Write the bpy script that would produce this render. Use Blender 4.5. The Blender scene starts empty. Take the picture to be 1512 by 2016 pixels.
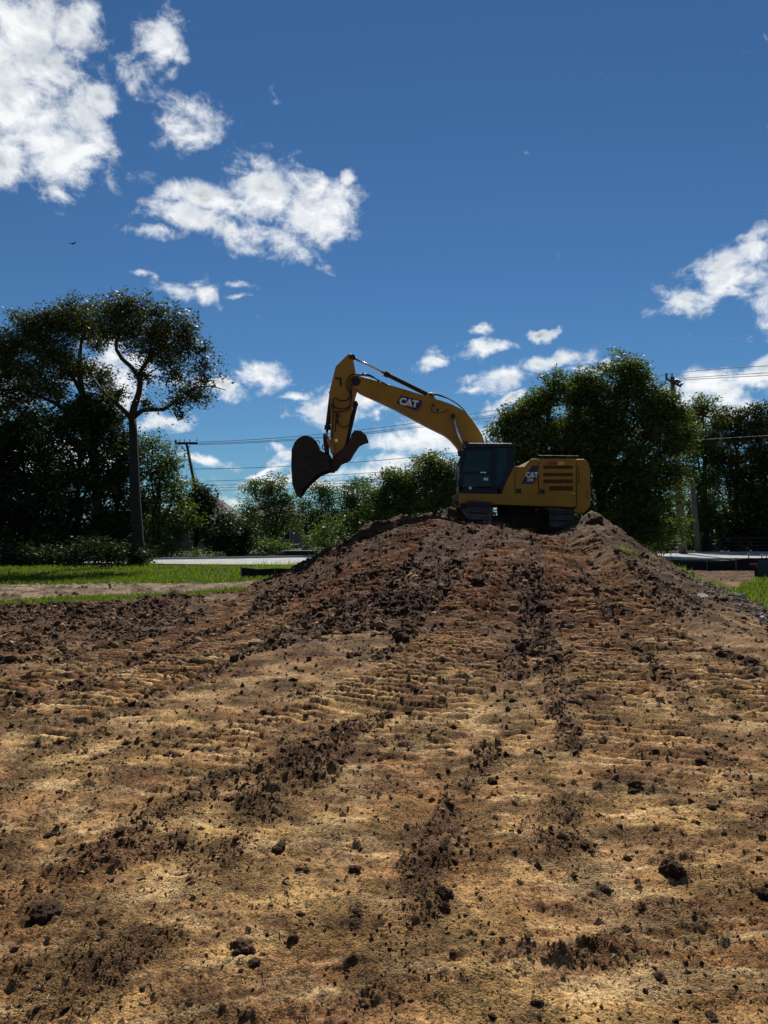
import bpy, math, random
import numpy as np
from mathutils import Vector, Matrix

R = math.radians
SC = bpy.context.scene
COL = SC.collection
rng = np.random.default_rng(7)
random.seed(7)

# ------------------------------------------------------------------ camera
EYE = 1.6
FPX = 1514.0
PITCH = math.atan(42 / FPX)
cam_d = bpy.data.cameras.new('camera')
cam = bpy.data.objects.new('camera', cam_d)
COL.objects.link(cam)
cam.location = (0, 0, EYE)
cam.rotation_euler = (R(90) + PITCH, 0, 0)
cam_d.sensor_fit = 'VERTICAL'
cam_d.sensor_height = 36.0
cam_d.lens = 36.0 * FPX / 2016.0
cam_d.clip_start = 0.05
cam_d.clip_end = 4000
SC.camera = cam

# ------------------------------------------------------------------ sun, sky, exposure
SUN_EL, SUN_AZ = R(44), R(6)
sd = bpy.data.lights.new('sun', 'SUN')
sun = bpy.data.objects.new('sun', sd)
COL.objects.link(sun)
sdir = Vector((math.sin(SUN_AZ) * math.cos(SUN_EL), math.cos(SUN_AZ) * math.cos(SUN_EL), math.sin(SUN_EL)))
sun.rotation_euler = sdir.to_track_quat('Z', 'Y').to_euler()
sun.location = (0, 0, 40)
sd.energy = 5.0
sd.angle = R(0.5)
sd.color = (1.0, 0.95, 0.86)
SKY_STRENGTH = 0.05
SC.view_settings.view_transform = 'Standard'
SC.view_settings.look = 'None'
SC.view_settings.gamma = 1
SC.view_settings.use_curve_mapping = False
SC.view_settings.exposure = 0.1

world = bpy.data.worlds.new("World")
SC.world = world
world.use_nodes = True
WN, WL = world.node_tree.nodes, world.node_tree.links
WN.clear()


def wn(t, **k):
    n = WN.new(t)
    for a, b in k.items():
        setattr(n, a, b)
    return n


def wmath(op, a, b=None, c=None, clamp=False):
    n = wn('ShaderNodeMath', operation=op, use_clamp=clamp)
    for i, v in enumerate((a, b, c)):
        if v is None:
            continue
        if isinstance(v, (int, float)):
            n.inputs[i].default_value = v
        else:
            WL.new(v, n.inputs[i])
    return n.outputs[0]


def wsmooth(v, lo, hi, a=0.0, b=1.0):
    n = wn('ShaderNodeMapRange', interpolation_type='SMOOTHSTEP')
    WL.new(v, n.inputs['Value'])
    n.inputs['From Min'].default_value = lo
    n.inputs['From Max'].default_value = hi
    n.inputs['To Min'].default_value = a
    n.inputs['To Max'].default_value = b
    return n.outputs[0]


def px_dir(x, y):
    b = (1008 - y) / FPX
    v = Vector(((x - 756) / FPX, math.cos(PITCH) - b * math.sin(PITCH), math.sin(PITCH) + b * math.cos(PITCH)))
    return v.normalized()


def px_azel(x, y):
    v = px_dir(x, y)
    return math.atan2(v.x, v.y), math.asin(v.z)


sky = wn('ShaderNodeTexSky', sky_type='NISHITA')
sky.sun_disc = False
sky.sun_elevation = SUN_EL
sky.sun_rotation = SUN_AZ
sky.altitude = 200
sky.air_density = 1.0
sky.dust_density = 0.0
sky.ozone_density = 4.5
tc = wn('ShaderNodeTexCoord')
sep = wn('ShaderNodeSeparateXYZ')
WL.new(tc.outputs['Generated'], sep.inputs[0])
az = wmath('ARCTAN2', sep.outputs[0], sep.outputs[1])
el = wmath('ARCSINE', sep.outputs[2])
ae = wn('ShaderNodeCombineXYZ')
WL.new(az, ae.inputs[0])
WL.new(el, ae.inputs[1])
nw = wn('ShaderNodeTexNoise')
nw.inputs['Scale'].default_value = 13.0
nw.inputs['Detail'].default_value = 4.0
WL.new(tc.outputs['Generated'], nw.inputs['Vector'])
wv = wn('ShaderNodeVectorMath', operation='MULTIPLY_ADD')
WL.new(nw.outputs['Color'], wv.inputs[0])
wv.inputs[1].default_value = (0.11, 0.07, 0)
wv.inputs[2].default_value = (-0.055, -0.035, 0)
aew = wn('ShaderNodeVectorMath', operation='ADD')
WL.new(ae.outputs[0], aew.inputs[0])
WL.new(wv.outputs[0], aew.inputs[1])

# clouds: (centre x, y, half-width, half-height in photo pixels, tilt deg, weight)
CLOUDS = [
    (40, 90, 150, 130, 0, 1.0), (20, 210, 170, 110, 0, 1.0), (110, 290, 130, 75, -4, 1.0), (0, 330, 90, 60, 20, 1.0),
    (190, 190, 55, 28, 0, .8), (110, 395, 35, 22, -30, .55), (140, 60, 60, 60, 0, .8),
    (305, 95, 52, 62, -25, .8), (340, 130, 22, 45, -30, .65), (355, 265, 55, 28, 8, .55), (395, 225, 45, 26, -25, .6), (345, 245, 22, 30, 0, .55),
    (520, 375, 105, 62, -8, 1.0), (600, 420, 115, 55, -10, 1.0), (390, 385, 110, 36, -4, .9), (420, 450, 160, 34, -8, .9), (560, 475, 95, 34, -24, .9),
    (300, 465, 70, 16, 0, .7), (690, 365, 18, 14, 0, .5),
    (272, 553, 22, 9, 0, .7), (335, 572, 45, 15, 0, .75), (405, 568, 45, 18, 5, .7), (465, 568, 30, 10, -5, .7), (458, 592, 18, 8, 0, .7),
    (200, 715, 62, 52, 0, 1.0), (235, 760, 50, 40, 0, .9), (300, 725, 60, 30, 0, .8), (430, 755, 70, 24, -12, .95), (515, 732, 55, 24, -8, .85), (480, 722, 40, 12, 0, .6), (320, 828, 70, 20, 8, .95),
    (410, 915, 60, 14, -6, .9), (655, 800, 78, 32, 10, 1.0), (715, 800, 60, 26, 0, .9), (600, 770, 24, 8, 0, .6), (742, 818, 20, 8, 0, .6),
    (535, 883, 30, 14, -12, .8), (570, 905, 40, 18, 0, .8), (830, 860, 130, 34, 6, 1.0), (900, 850, 100, 30, 0, 1.0), (740, 925, 130, 22, 6, .95), (520, 935, 45, 12, 0, .8), (800, 900, 110, 16, 0, .8),
    (450, 985, 50, 14, 0, .7), (560, 960, 120, 14, 0, .75), (700, 960, 160, 18, 0, .8), (60, 900, 180, 60, 0, .9), (-90, 760, 150, 60, 0, .9),
    (950, 648, 26, 11, -14, .65), (1080, 650, 42, 12, 4, .85), (980, 686, 48, 13, 6, .85), (870, 700, 48, 13, 6, .6),
    (1085, 708, 78, 19, 12, .95), (1000, 752, 72, 26, -4, .95), (1160, 722, 34, 12, 0, .8), (1010, 792, 50, 16, 20, .8), (940, 770, 40, 12, 0, .55),
    (1430, 555, 140, 42, 10, 1.0), (1455, 505, 120, 38, 12, .95), (1505, 440, 90, 22, 20, .8), (1490, 480, 60, 25, 0, .85), (1460, 575, 50, 16, 0, .7), (1370, 585, 60, 14, -10, .8), (1505, 640, 22, 20, 0, .75),
    (1420, 755, 110, 36, 6, 1.0), (1400, 800, 120, 30, 0, .9), (1500, 740, 80, 28, 0, .8), (1340, 790, 60, 40, 0, .9), (1600, 600, 160, 80, 0, .9),
    
]
mask = None
for (cx, cy, rx, ry, tilt, wgt) in CLOUDS:
    a0, e0 = px_azel(cx, cy)
    sc_ = 1.0 / FPX * (1 / (1 + ((cx - 756) / FPX) ** 2))
    mp = wn('ShaderNodeMapping', vector_type='TEXTURE')
    WL.new(aew.outputs[0], mp.inputs['Vector'])
    mp.inputs['Location'].default_value = (a0, e0, 0)
    mp.inputs['Rotation'].default_value = (0, 0, R(tilt))
    mp.inputs['Scale'].default_value = (rx * sc_ * 1.04, ry * sc_ * 1.02, 1)
    ln = wn('ShaderNodeVectorMath', operation='LENGTH')
    WL.new(mp.outputs[0], ln.inputs[0])
    v = wmath('MULTIPLY_ADD', ln.outputs['Value'], -wgt, wgt)
    mask = v if mask is None else wmath('SMOOTH_MAX', mask, v, 0.12)
mask = wmath('MAXIMUM', mask, -0.6)
# clouds go on beyond the frame in the same broken way
outn = wn('ShaderNodeTexNoise')
outn.inputs['Scale'].default_value = 2.3
outn.inputs['Detail'].default_value = 3
WL.new(tc.outputs['Generated'], outn.inputs['Vector'])
outc = wmath('MULTIPLY_ADD', outn.outputs[0], 3.2, -1.95)
azabs = wmath('ABSOLUTE', az)
gate = wmath('MAXIMUM', wsmooth(azabs, R(31), R(42)), wsmooth(el, R(40), R(50)))
gate = wmath('MULTIPLY', gate, wsmooth(el, 0.0, 0.12))
outm = wmath('MULTIPLY_ADD', wmath('SUBTRACT', 1.0, gate), -1.0, outc)
mask = wmath('MAXIMUM', mask, outm)


def cloud_noise(offset):
    """billowy detail added to the cover, sampled at an offset to read the light through the cloud"""
    mp = wn('ShaderNodeMapping')
    WL.new(tc.outputs['Generated'], mp.inputs['Vector'])
    mp.inputs['Location'].default_value = offset
    mp.inputs['Scale'].default_value = (1.0, 1.0, 1.6)
    n0 = wn('ShaderNodeTexNoise')
    n0.inputs['Scale'].default_value = 20.0
    n0.inputs['Detail'].default_value = 9.0
    n0.inputs['Roughness'].default_value = 0.60
    n0.inputs['Distortion'].default_value = 0.35
    WL.new(mp.outputs[0], n0.inputs['Vector'])
    return n0.outputs[0]


n1 = cloud_noise((0, 0, 0))
n2 = cloud_noise((0.004, 0.0, -0.018))
n3 = wn('ShaderNodeTexNoise')
n3.inputs['Scale'].default_value = 75.0
n3.inputs['Detail'].default_value = 6.0
n3.inputs['Roughness'].default_value = 0.7
n3.inputs['Distortion'].default_value = 1.2
WL.new(tc.outputs['Generated'], n3.inputs['Vector'])
d1 = wmath('MULTIPLY_ADD', wmath('SUBTRACT', n1, 0.5), 2.7, mask)
d1 = wmath('MULTIPLY_ADD', wmath('SUBTRACT', n3.outputs[0], 0.5), 0.75, d1)
alpha = wsmooth(d1, -0.16, 0.86)
thick = wsmooth(d1, 0.35, 1.4)
ns = wn('ShaderNodeTexNoise')
ns.inputs['Scale'].default_value = 11.0
ns.inputs['Detail'].default_value = 5.0
ns.inputs['Roughness'].default_value = 0.5
WL.new(tc.outputs['Generated'], ns.inputs['Vector'])
relief = wmath('ADD', wmath('SUBTRACT', n2, n1), wmath('MULTIPLY_ADD', ns.outputs[0], 0.9, -0.42))
shade = wmath('ADD', wmath('MULTIPLY', thick, 0.52), wmath('MULTIPLY', wmath('MULTIPLY', relief, wsmooth(d1, 0.3, 1.0)), 3.2), clamp=True)
lowtint = wsmooth(el, 0.0, 0.25, 0.80, 1.0)
cr = wn('ShaderNodeMix', data_type='RGBA')
WL.new(shade, cr.inputs['Factor'])
cr.inputs[6].default_value = (18.0, 18.4, 18.6, 1)
cr.inputs[7].default_value = (7.6, 8.8, 9.8, 1)
sky_t = wn('ShaderNodeMix', data_type='RGBA', blend_type='MULTIPLY')
sky_t.inputs['Factor'].default_value = 1.0
WL.new(sky.outputs[0], sky_t.inputs[6])
sky_t.inputs[7].default_value = (0.57, 0.89, 1.10, 1)
final = wn('ShaderNodeMix', data_type='RGBA')
WL.new(wmath('MULTIPLY', alpha, 0.98), final.inputs['Factor'])
WL.new(sky_t.outputs[2], final.inputs[6])
WL.new(cr.outputs[2], final.inputs[7])
bg = wn('ShaderNodeBackground')
bg.inputs['Strength'].default_value = SKY_STRENGTH
WL.new(final.outputs[2], bg.inputs['Color'])
wo = wn('ShaderNodeOutputWorld')
WL.new(bg.outputs[0], wo.inputs[0])
world.cycles.sampling_method = 'MANUAL'
world.cycles.sample_map_resolution = 512


# ------------------------------------------------------------------ numeric helpers
def P(x, y, Y):
    """point at depth Y that the photograph shows at pixel (x, y)"""
    v = px_dir(x, y)
    t = Y / v.y
    return Vector((v.x * t, Y, EYE + v.z * t))


def mppx(Y):
    return Y / FPX


def tag(o, label=None, cat=None, group=None, kind=None):
    if label: o['label'] = label
    if cat: o['category'] = cat
    if group: o['group'] = group
    if kind: o['kind'] = kind
    return o


def empty(name, loc):
    o = bpy.data.objects.new(name, None)
    o.empty_display_size = 0.3
    COL.objects.link(o)
    o.location = loc
    o['_org'] = list(loc)
    return o


def origin_of(o):
    return Vector(o['_org']) if (o is not None and '_org' in o) else Vector((0, 0, 0))


def np_mesh(name, verts, faces, mat=None, smooth=False, attrs=None):
    verts = np.asarray(verts, dtype=np.float32)
    faces = np.asarray(faces, dtype=np.int32)
    k = faces.shape[1]
    m = bpy.data.meshes.new(name)
    m.vertices.add(len(verts))
    m.vertices.foreach_set('co', verts.ravel())
    m.loops.add(faces.size)
    m.loops.foreach_set('vertex_index', faces.ravel())
    m.polygons.add(len(faces))
    m.polygons.foreach_set('loop_start', np.arange(0, faces.size, k, dtype=np.int32))
    if smooth:
        m.polygons.foreach_set('use_smooth', np.ones(len(faces), dtype=bool))
    else:
        m.polygons.foreach_set('use_smooth', np.zeros(len(faces), dtype=bool))
    m.update(calc_edges=True)
    if attrs:
        for an, (dom, arr) in attrs.items():
            arr = np.asarray(arr, dtype=np.float32)
            if arr.ndim == 1:
                a = m.attributes.new(an, 'FLOAT', dom)
                a.data.foreach_set('value', arr)
            else:
                a = m.attributes.new(an, 'FLOAT_COLOR', dom)
                if arr.shape[1] == 3:
                    arr = np.hstack([arr, np.ones((len(arr), 1), np.float32)])
                a.data.foreach_set('color', arr.ravel())
    if mat: m.materials.append(mat)
    return m


def add_obj(name, mesh, parent=None):
    o = bpy.data.objects.new(name, mesh)
    COL.objects.link(o)
    if parent is not None: o.parent = parent
    return o


def _perm(seed):
    r = np.random.default_rng(seed)
    p = r.permutation(256)
    return np.concatenate([p, p]), r.uniform(0, 2 * np.pi, 256)


def perlin(x, y, seed=0):
    p, ang = _perm(seed)
    xi = np.floor(x).astype(np.int64)
    yi = np.floor(y).astype(np.int64)
    xf, yf = x - xi, y - yi
    u = xf * xf * xf * (xf * (xf * 6 - 15) + 10)
    v = yf * yf * yf * (yf * (yf * 6 - 15) + 10)

    def g(ix, iy, dx, dy):
        h = p[p[ix & 255] + (iy & 255)]
        a = ang[h]
        return np.cos(a) * dx + np.sin(a) * dy
    n00, n10 = g(xi, yi, xf, yf), g(xi + 1, yi, xf - 1, yf)
    n01, n11 = g(xi, yi + 1, xf, yf - 1), g(xi + 1, yi + 1, xf - 1, yf - 1)
    return (n00 * (1 - u) + n10 * u) * (1 - v) + (n01 * (1 - u) + n11 * u) * v


def fbm(x, y, oct=4, seed=0, gain=0.5):
    s, a, f = 0, 1.0, 1.0
    for i in range(oct):
        s = s + a * perlin(x * f + 13.7 * i, y * f - 7.3 * i, seed + i)
        a *= gain
        f *= 2.03
    return s


def lumps(x, y, cell, prob, seed, rmin=0.25, rmax=0.62):
    """rounded, slightly angular lumps of earth: height in units of cell"""
    r = np.random.default_rng(seed)
    tx, ty, tr, tk = r.random(4096), r.random(4096), r.random(4096), r.random(4096)
    X, Y = x / cell, y / cell
    xi, yi = np.floor(X).astype(np.int64), np.floor(Y).astype(np.int64)
    out = np.zeros_like(X)
    for dx in (-1, 0, 1):
        for dy in (-1, 0, 1):
            cx, cy = xi + dx, yi + dy
            h = (cx * 73856093 ^ cy * 19349663 ^ (seed * 83492791)) & 4095
            px_, py_ = cx + tx[h], cy + ty[h]
            rad = rmin + (rmax - rmin) * tr[h] ** 2
            ax, ay = X - px_, Y - py_
            d2 = (ax * ax * (0.7 + tx[h]) + ay * ay * (0.7 + ty[h])) / (rad * rad)
            hh = np.sqrt(np.clip(1 - d2, 0, None)) * rad * (0.5 + 0.6 * ty[h]) * (tk[h] < prob)
            out = np.maximum(out, hh)
    return out * cell


def sstep(v, a, b):
    t = np.clip((v - a) / (b - a), 0, 1)
    return t * t * (3 - 2 * t)


def seg_dist(x, y, pts):
    """distance to a polyline, arc length along it, signed side"""
    best = np.full(x.shape, 1e9)
    arc = np.zeros(x.shape)
    s0 = 0.0
    for (x0, y0), (x1, y1) in zip(pts[:-1], pts[1:]):
        dx, dy = x1 - x0, y1 - y0
        L = math.hypot(dx, dy)
        t = np.clip(((x - x0) * dx + (y - y0) * dy) / (L * L), 0, 1)
        d = np.hypot(x - x0 - t * dx, y - y0 - t * dy)
        m = d < best
        best = np.where(m, d, best)
        arc = np.where(m, s0 + t * L, arc)
        s0 += L
    return best, arc, s0


# ------------------------------------------------------------------ the lie of the land
PXs = np.array([-8, -4.6, -3.7, -3.1, -2.47, -1.2, .06, 1.33, 2.2, 3.1, 3.9, 4.66, 5.4, 6.0, 6.6, 7.27, 7.8, 8.6, 9.4, 10.4, 12])
PZs = np.array([0, 0, .08, .30, .66, 1.42, 1.93, 2.10, 1.92, 1.84, 1.80, 1.58, 1.50, 1.80, 2.04, 1.74, 1.20, .80, .36, .06, 0])
FYs = np.array([0, 7.0, 9, 11, 13, 16, 20, 23, 24.4, 25.4, 26.5, 31, 35, 36])
FZs = np.array([0, 0, .03, .10, .19, .38, .68, .93, 1.0, .96, .86, .84, .0, 0])


def mound_h(x, y):
    k = np.clip(24 - y, 0, 30)
    xr = np.where(x > 4, x + k * 0.27 * np.clip((x - 4) / 2, 0, 1), x)
    xr = np.where(x < 1, xr - k * 0.04 * np.clip(1 - x, 0, 1), xr)
    p = (np.interp(xr - .22, PXs, PZs) + np.interp(xr, PXs, PZs) + np.interp(xr + .22, PXs, PZs)) / 3
    f = (np.interp(y - .5, FYs, FZs) + np.interp(y, FYs, FZs) + np.interp(y + .5, FYs, FZs)) / 3
    return p * f


def gpt(x, y):
    """ground point seen at photo pixel, following the mound"""
    v = px_dir(x, y)
    t, last = 1.0, None
    while t < 120:
        q = np.array([EYE + v.z * t - float(mound_h(np.array(v.x * t), np.array(v.y * t)))])
        if q[0] < 0: break
        t += 0.04
    return (v.x * t, v.y * t)


BERM = [(-16, 13.6), (-11, 14.8), (-8.2, 15.9), (-6.2, 17.4), (-4.6, 19.2), (-3.0, 21.4)]
TRACKS_PX = [  # machine lanes fanning down from the heap: photo pixels, half width m, strength
    ([(990, 1075), (930, 1180), (850, 1290), (690, 1385), (470, 1450), (200, 1560), (-60, 1690)], .42, 1.0),
    ([(850, 1032), (760, 1085), (620, 1180), (470, 1255), (300, 1335), (120, 1410), (-60, 1480)], .42, .95),
    ([(1085, 1065), (1120, 1180), (1180, 1300), (1240, 1420), (1310, 1580), (1400, 1800)], .42, .9),
    ([(1020, 1070), (985, 1180), (930, 1300), (840, 1430), (690, 1640), (480, 1960)], .36, .7),
    ([(1150, 1070), (1210, 1160), (1290, 1250), (1420, 1340), (1600, 1430)], .42, .9),
    ([(480, 1180), (430, 1230), (250, 1290), (60, 1340), (-60, 1370)], .4, .7),
    ([(1000, 1420), (1010, 1560), (1060, 1760)], .4, .55),
    ([(700, 1180), (780, 1105), (850, 1040)], .28, 1.0),
]
WIND_PX = [  # lines of spilled dark soil
    ([(960, 1120), (880, 1250), (840, 1340), (740, 1420), (600, 1500), (440, 1600)], .20, .9),
    ([(720, 1180), (600, 1260), (420, 1330), (200, 1400), (0, 1440)], .26, .8),
    ([(1040, 1100), (1050, 1230), (1090, 1350), (1130, 1450), (960, 1500), (760, 1480)], .24, .45),
    ([(960, 1500), (880, 1600), (640, 1740), (500, 1860), (430, 2010)], .17, .75),
    ([(1160, 1120), (1230, 1220), (1330, 1270), (1512, 1330)], .24, .85),
    ([(1080, 1640), (1250, 1690), (1400, 1710), (1560, 1780)], .15, .95),
    ([(330, 1290), (230, 1360), (60, 1480), (-40, 1560)], .2, .7),
    ([(820, 1760), (900, 1800), (1000, 1880), (1200, 1900)], .10, .55),
    ([(300, 1480), (420, 1490), (560, 1440)], .12, .7),
    ([(0, 1760), (200, 1700), (420, 1640)], .10, .5),
    ([(1350, 1480), (1250, 1560), (1120, 1620)], .14, .6),
]
TRK = [([gpt(*p) for p in pts], w, s) for pts, w, s in TRACKS_PX]

WND = [([gpt(*p) for p in pts], w, s) for pts, w, s in WIND_PX]
LAWN_R = [(6.3, 11.0), (6.7, 13.4), (8.3, 17.0), (9.0, 20.0), (10.8, 23.4), (13.4, 27.5), (60, 27.5), (60, 11)]
LAWN_L = [(-60, 23.6), (-14, 23.6), (-8.5, 24.6), (-5.2, 25.6), (-3.2, 27.5), (0, 34), (3, 39), (9, 43), (18, 46.5), (60, 48), (60, 33.8), (12, 33.8), (6, 36), (0, 44), (-60, 44)]
STRIP = [(-9.3, 16.9), (-6.4, 19.0), (-4.4, 20.6), (-2.5, 21.9)]


def in_poly(x, y, poly):
    ins = np.zeros(x.shape, bool)
    n = len(poly)
    for i in range(n):
        x0, y0 = poly[i]
        x1, y1 = poly[(i + 1) % n]
        if y0 == y1: continue
        c = ((y0 > y) != (y1 > y)) & (x < (x1 - x0) * (y - y0) / (y1 - y0) + x0)
        ins ^= c
    return ins


def k_pale(x, y, pt, flat, l3, l2):
    """ruts and crumbs on the bare haul strip between the two grass strips"""
    return np.where(flat, 0, pt * (l2 * .7 * (perlin(x * .7, y * 1.3, 222) > .12) + l3 * .5 + .05 * perlin(x * .35, y * 2.2, 223)))


def terrain(x, y, fine=True):
    """returns height and a dict of masks"""
    r = np.hypot(x, y)
    mh = mound_h(x, y)
    wx = x + 0.35 * perlin(x * .5, y * .5, 91)
    wy = y + 0.35 * perlin(x * .5 + 9, y * .5, 92)
    lawn = in_poly(wx, wy, LAWN_R) | ((wy > 23.4) & (wx < -2.5 + .55 * (wy - 27)) & (wy > 24.6 + .14 * (wx + 6))) | (wy > 34.6)
    sd_, _, _ = seg_dist(wx, wy, STRIP)
    strip = (sd_ < 0.95 + .5 * perlin(x * 1.3, y * 1.3, 17)) & (mh < .06)
    ringstrip = (wx < -8.6) & (np.abs(wy - 16.6) < .35)
    lawn = (lawn | strip | ringstrip) & (mh < 0.10)
    mound = sstep(mh, 0.04, 0.3)
    bd, _, _ = seg_dist(wx, wy, BERM)
    berm = np.exp(-(bd / .62) ** 2)
    paletrack = sstep(wy, 17.0, 18.5) * (1 - sstep(wy, 24.5, 26)) * (x < -2) * (1 - berm) * (mh < .05)
    # loose (cloddy, dark) against compacted (smooth, tan)
    big = fbm(x * .42, y * .30, 3, 31) + .55 * fbm(x * 1.1, y * 2.2, 3, 33)
    dark_left = sstep(y, 7.5, 13.5) * (x < 3) * (1 - paletrack)
    loose = 0.30 * big * 2.2 - .10 + 0.95 * mound * sstep(y, 10.5, 16) + 0.55 * dark_left + 1.2 * berm + 0.42 * fbm(x * 1.5, y * 1.1, 3, 37) - 0.02
    loose = loose - .35 * mound * sstep(x, 3.0, 6.5)
    # windrows of spill beside the tracks
    tr_in, cleat, cov = np.zeros(x.shape), np.zeros(x.shape), np.zeros(x.shape)
    for i, (pts, w, s) in enumerate(TRK):
        d, arc, L = seg_dist(x + .10 * perlin(x * 1.2, y * 1.2, 60 + i), y, pts)
        fade = sstep(perlin(x * .8 + i * 5, y * .8, 77 + i), -.50, -.12) * s
        ins = (1 - sstep(d + .05 * perlin(x * 7, y * 7, 6), w - .05, w + .04)) * fade
        bar = np.abs(((arc / 0.17 + .07 * perlin(x * 3, y * 3, 5)) % 1.0) - .5) * 2
        bar = sstep(bar, .42, .72)
        cleat = np.where(ins > cov, bar, cleat)
        cov = np.maximum(cov, ins)
        loose = loose + .45 * np.exp(-((d - w - .16) / .13) ** 2) * s
    loose = loose - cov * (.80 + .95 * mound)
    for i, (pts, w, s) in enumerate(WND):
        d, arc, L = seg_dist(x + .34 * fbm(x * 1.5, y * 1.5, 2, 160 + i), y + .30 * fbm(x * 1.7, y * 1.7, 2, 180 + i), pts)
        ww = w * (1 + .7 * perlin(arc * 1.1, arc * 0 + i, 190))
        loose = loose + .72 * s * np.exp(-(d / (ww * np.interp(y, [3, 8], [.6, 1.0]))) ** 2) * sstep(perlin(x * 1.3, y * 1.3, 150 + i), -.32, .12)
    loose = loose + .22 * fbm(x * 4.5, y * 4.5, 3, 39)
    loose = loose + .25 * mound * sstep(y, 9, 14) * (1 - sstep(x, 3.5, 6.5))
    loose = sstep(loose, -0.10, 0.80)
    flat = lawn | (y > 33)
    loose = np.where(flat, 0, loose)
    h = mh + 0.06 * berm * (0.7 + .8 * perlin(x * .9, y * .9, 41))
    # shallow dip between the tracks' line and the heaps, and the separate dumped heaps round the machine
    for (hx, hy, hz, hr) in ((1.55, 25.6, .30, .55), (.55, 24.8, .22, .45), (6.65, 24.4, .30, .5), (3.55, 24.1, .20, .45), (-.4, 24.0, .22, .4), (7.5, 23.6, .15, .6), (-4.3, 15.9, .30, .8), (2.42, 26.3, .72, .50)):
        h = h + hz * np.exp(-((x - hx) ** 2 + (y - hy) ** 2) / hr ** 2)
    amp_l = np.where(flat, .25, 1.0)
    h = h + 0.055 * fbm(x * .55, y * .55, 3, 3) * amp_l + mound * (.10 * fbm(x * .8, y * .7, 3, 5) + .05 * fbm(x * 2.1, y * 1.9, 3, 6))
    h = h + 0.030 * fbm(x * 2.2, y * 2.2, 3, 8) * amp_l * (.5 + .5 * loose)
    if fine:
        l1 = lumps(x + .05 * perlin(x * 9, y * 9, 2), y, .42, .45, 11)
        l2 = lumps(x, y + .03 * perlin(x * 15, y * 15, 4), .19, .6, 12)
        l3 = lumps(x, y, .085, .7, 13)
        l4 = lumps(x, y, .040, .7, 14)
        farm = sstep(y, 8.5, 14)
        l5 = lumps(x, y, .021, .75, 15)
        bf = (1 - .60 * berm) * (1 - .6 * cov)
        h = h + loose * (l1 * (.08 * sstep(y, 5, 9) + .10 * farm) + l2 * (.10 + .42 * farm) + l3 * (.45 + .30 * farm) + l4 * .75) * bf
        h = h + loose * .030 * fbm(x * 6, y * 6, 4, 23, .65)
        h = h + mound * (1 - .7 * cov) * .055 * (.45 - np.abs(fbm(x * 1.5, y * 1.3, 3, 24, .55))) + loose * .05 * (.4 - np.abs(fbm(x * 3.1, y * 2.6, 3, 25, .6)))
        h = h + k_pale(x, y, paletrack, flat, l3, l2)
        nf = np.where(flat, .1, 1.0) * (1 - loose * .4)
        crumbly = sstep(perlin(x * 1.3, y * 2.1, 55) + .6 * perlin(x * 5, y * 8, 56), -.12, .30)
        h = h + nf * (l3 * .34 * crumbly + l4 * (.05 + .60 * crumbly) + l5 * (.12 + .6 * crumbly))
        h = h + nf * .018 * fbm(x * 8, y * 9, 5, 21, .62)
        # scrape marks left by the bucket and blade: long low ridges, mostly across the view
        ca, sa = math.cos(R(9)), math.sin(R(9))
        u, v = x * ca + y * sa, -x * sa + y * ca
        v = v + .25 * perlin(x * .5, y * .5, 66)
        st = perlin(u * .9, v * 9, 68) + .6 * perlin(u * 1.7, v * 21, 69)
        stk = st
        stm = sstep(perlin(x * .6, y * .8, 70), -.15, .25) * (1 - loose) * np.where(flat, 0, 1)
        h = h + .026 * st * stm
        brk = sstep(perlin(x * 2.6, y * 5.5, 88), -.50, -.22) * (1 - .3 * loose)
        ca_ = np.interp(y, [2, 4.5, 6.5, 9, 14, 22], [.003, .010, .036, .070, .10, .12])
        h = h - .02 * cov + ca_ * cleat * cov * brk
        k_cl = cleat * brk
    if not fine: crumbly, k_cl, stk, stm = loose, cleat, loose * 0, loose * 0
    sh = {'crumbly': crumbly, 'streak_highlight': sstep(stk, .18, .5) * stm, 'loose': loose, 'mound': mound, 'mh': mh, 'lawn': lawn, 'berm': berm, 'pale': paletrack, 'cov': cov, 'cleat': k_cl, 'flat': flat}
    return h, sh


def zat(x, y):
    h, _ = terrain(np.array([float(x)]), np.array([float(y)]))
    return float(h[0])


# ------------------------------------------------------------------ materials
def newmat(name):
    m = bpy.data.materials.new(name)
    m.use_nodes = True
    nt = m.node_tree
    b = nt.nodes['Principled BSDF']
    return m, nt, b


def mnode(nt, t, ins=None, **k):
    n = nt.nodes.new(t)
    for a, b in k.items():
        setattr(n, a, b)
    for a, b in (ins or {}).items():
        if isinstance(b, bpy.types.NodeSocket):
            nt.links.new(b, n.inputs[a])
        else:
            n.inputs[a].default_value = b
    return n


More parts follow.
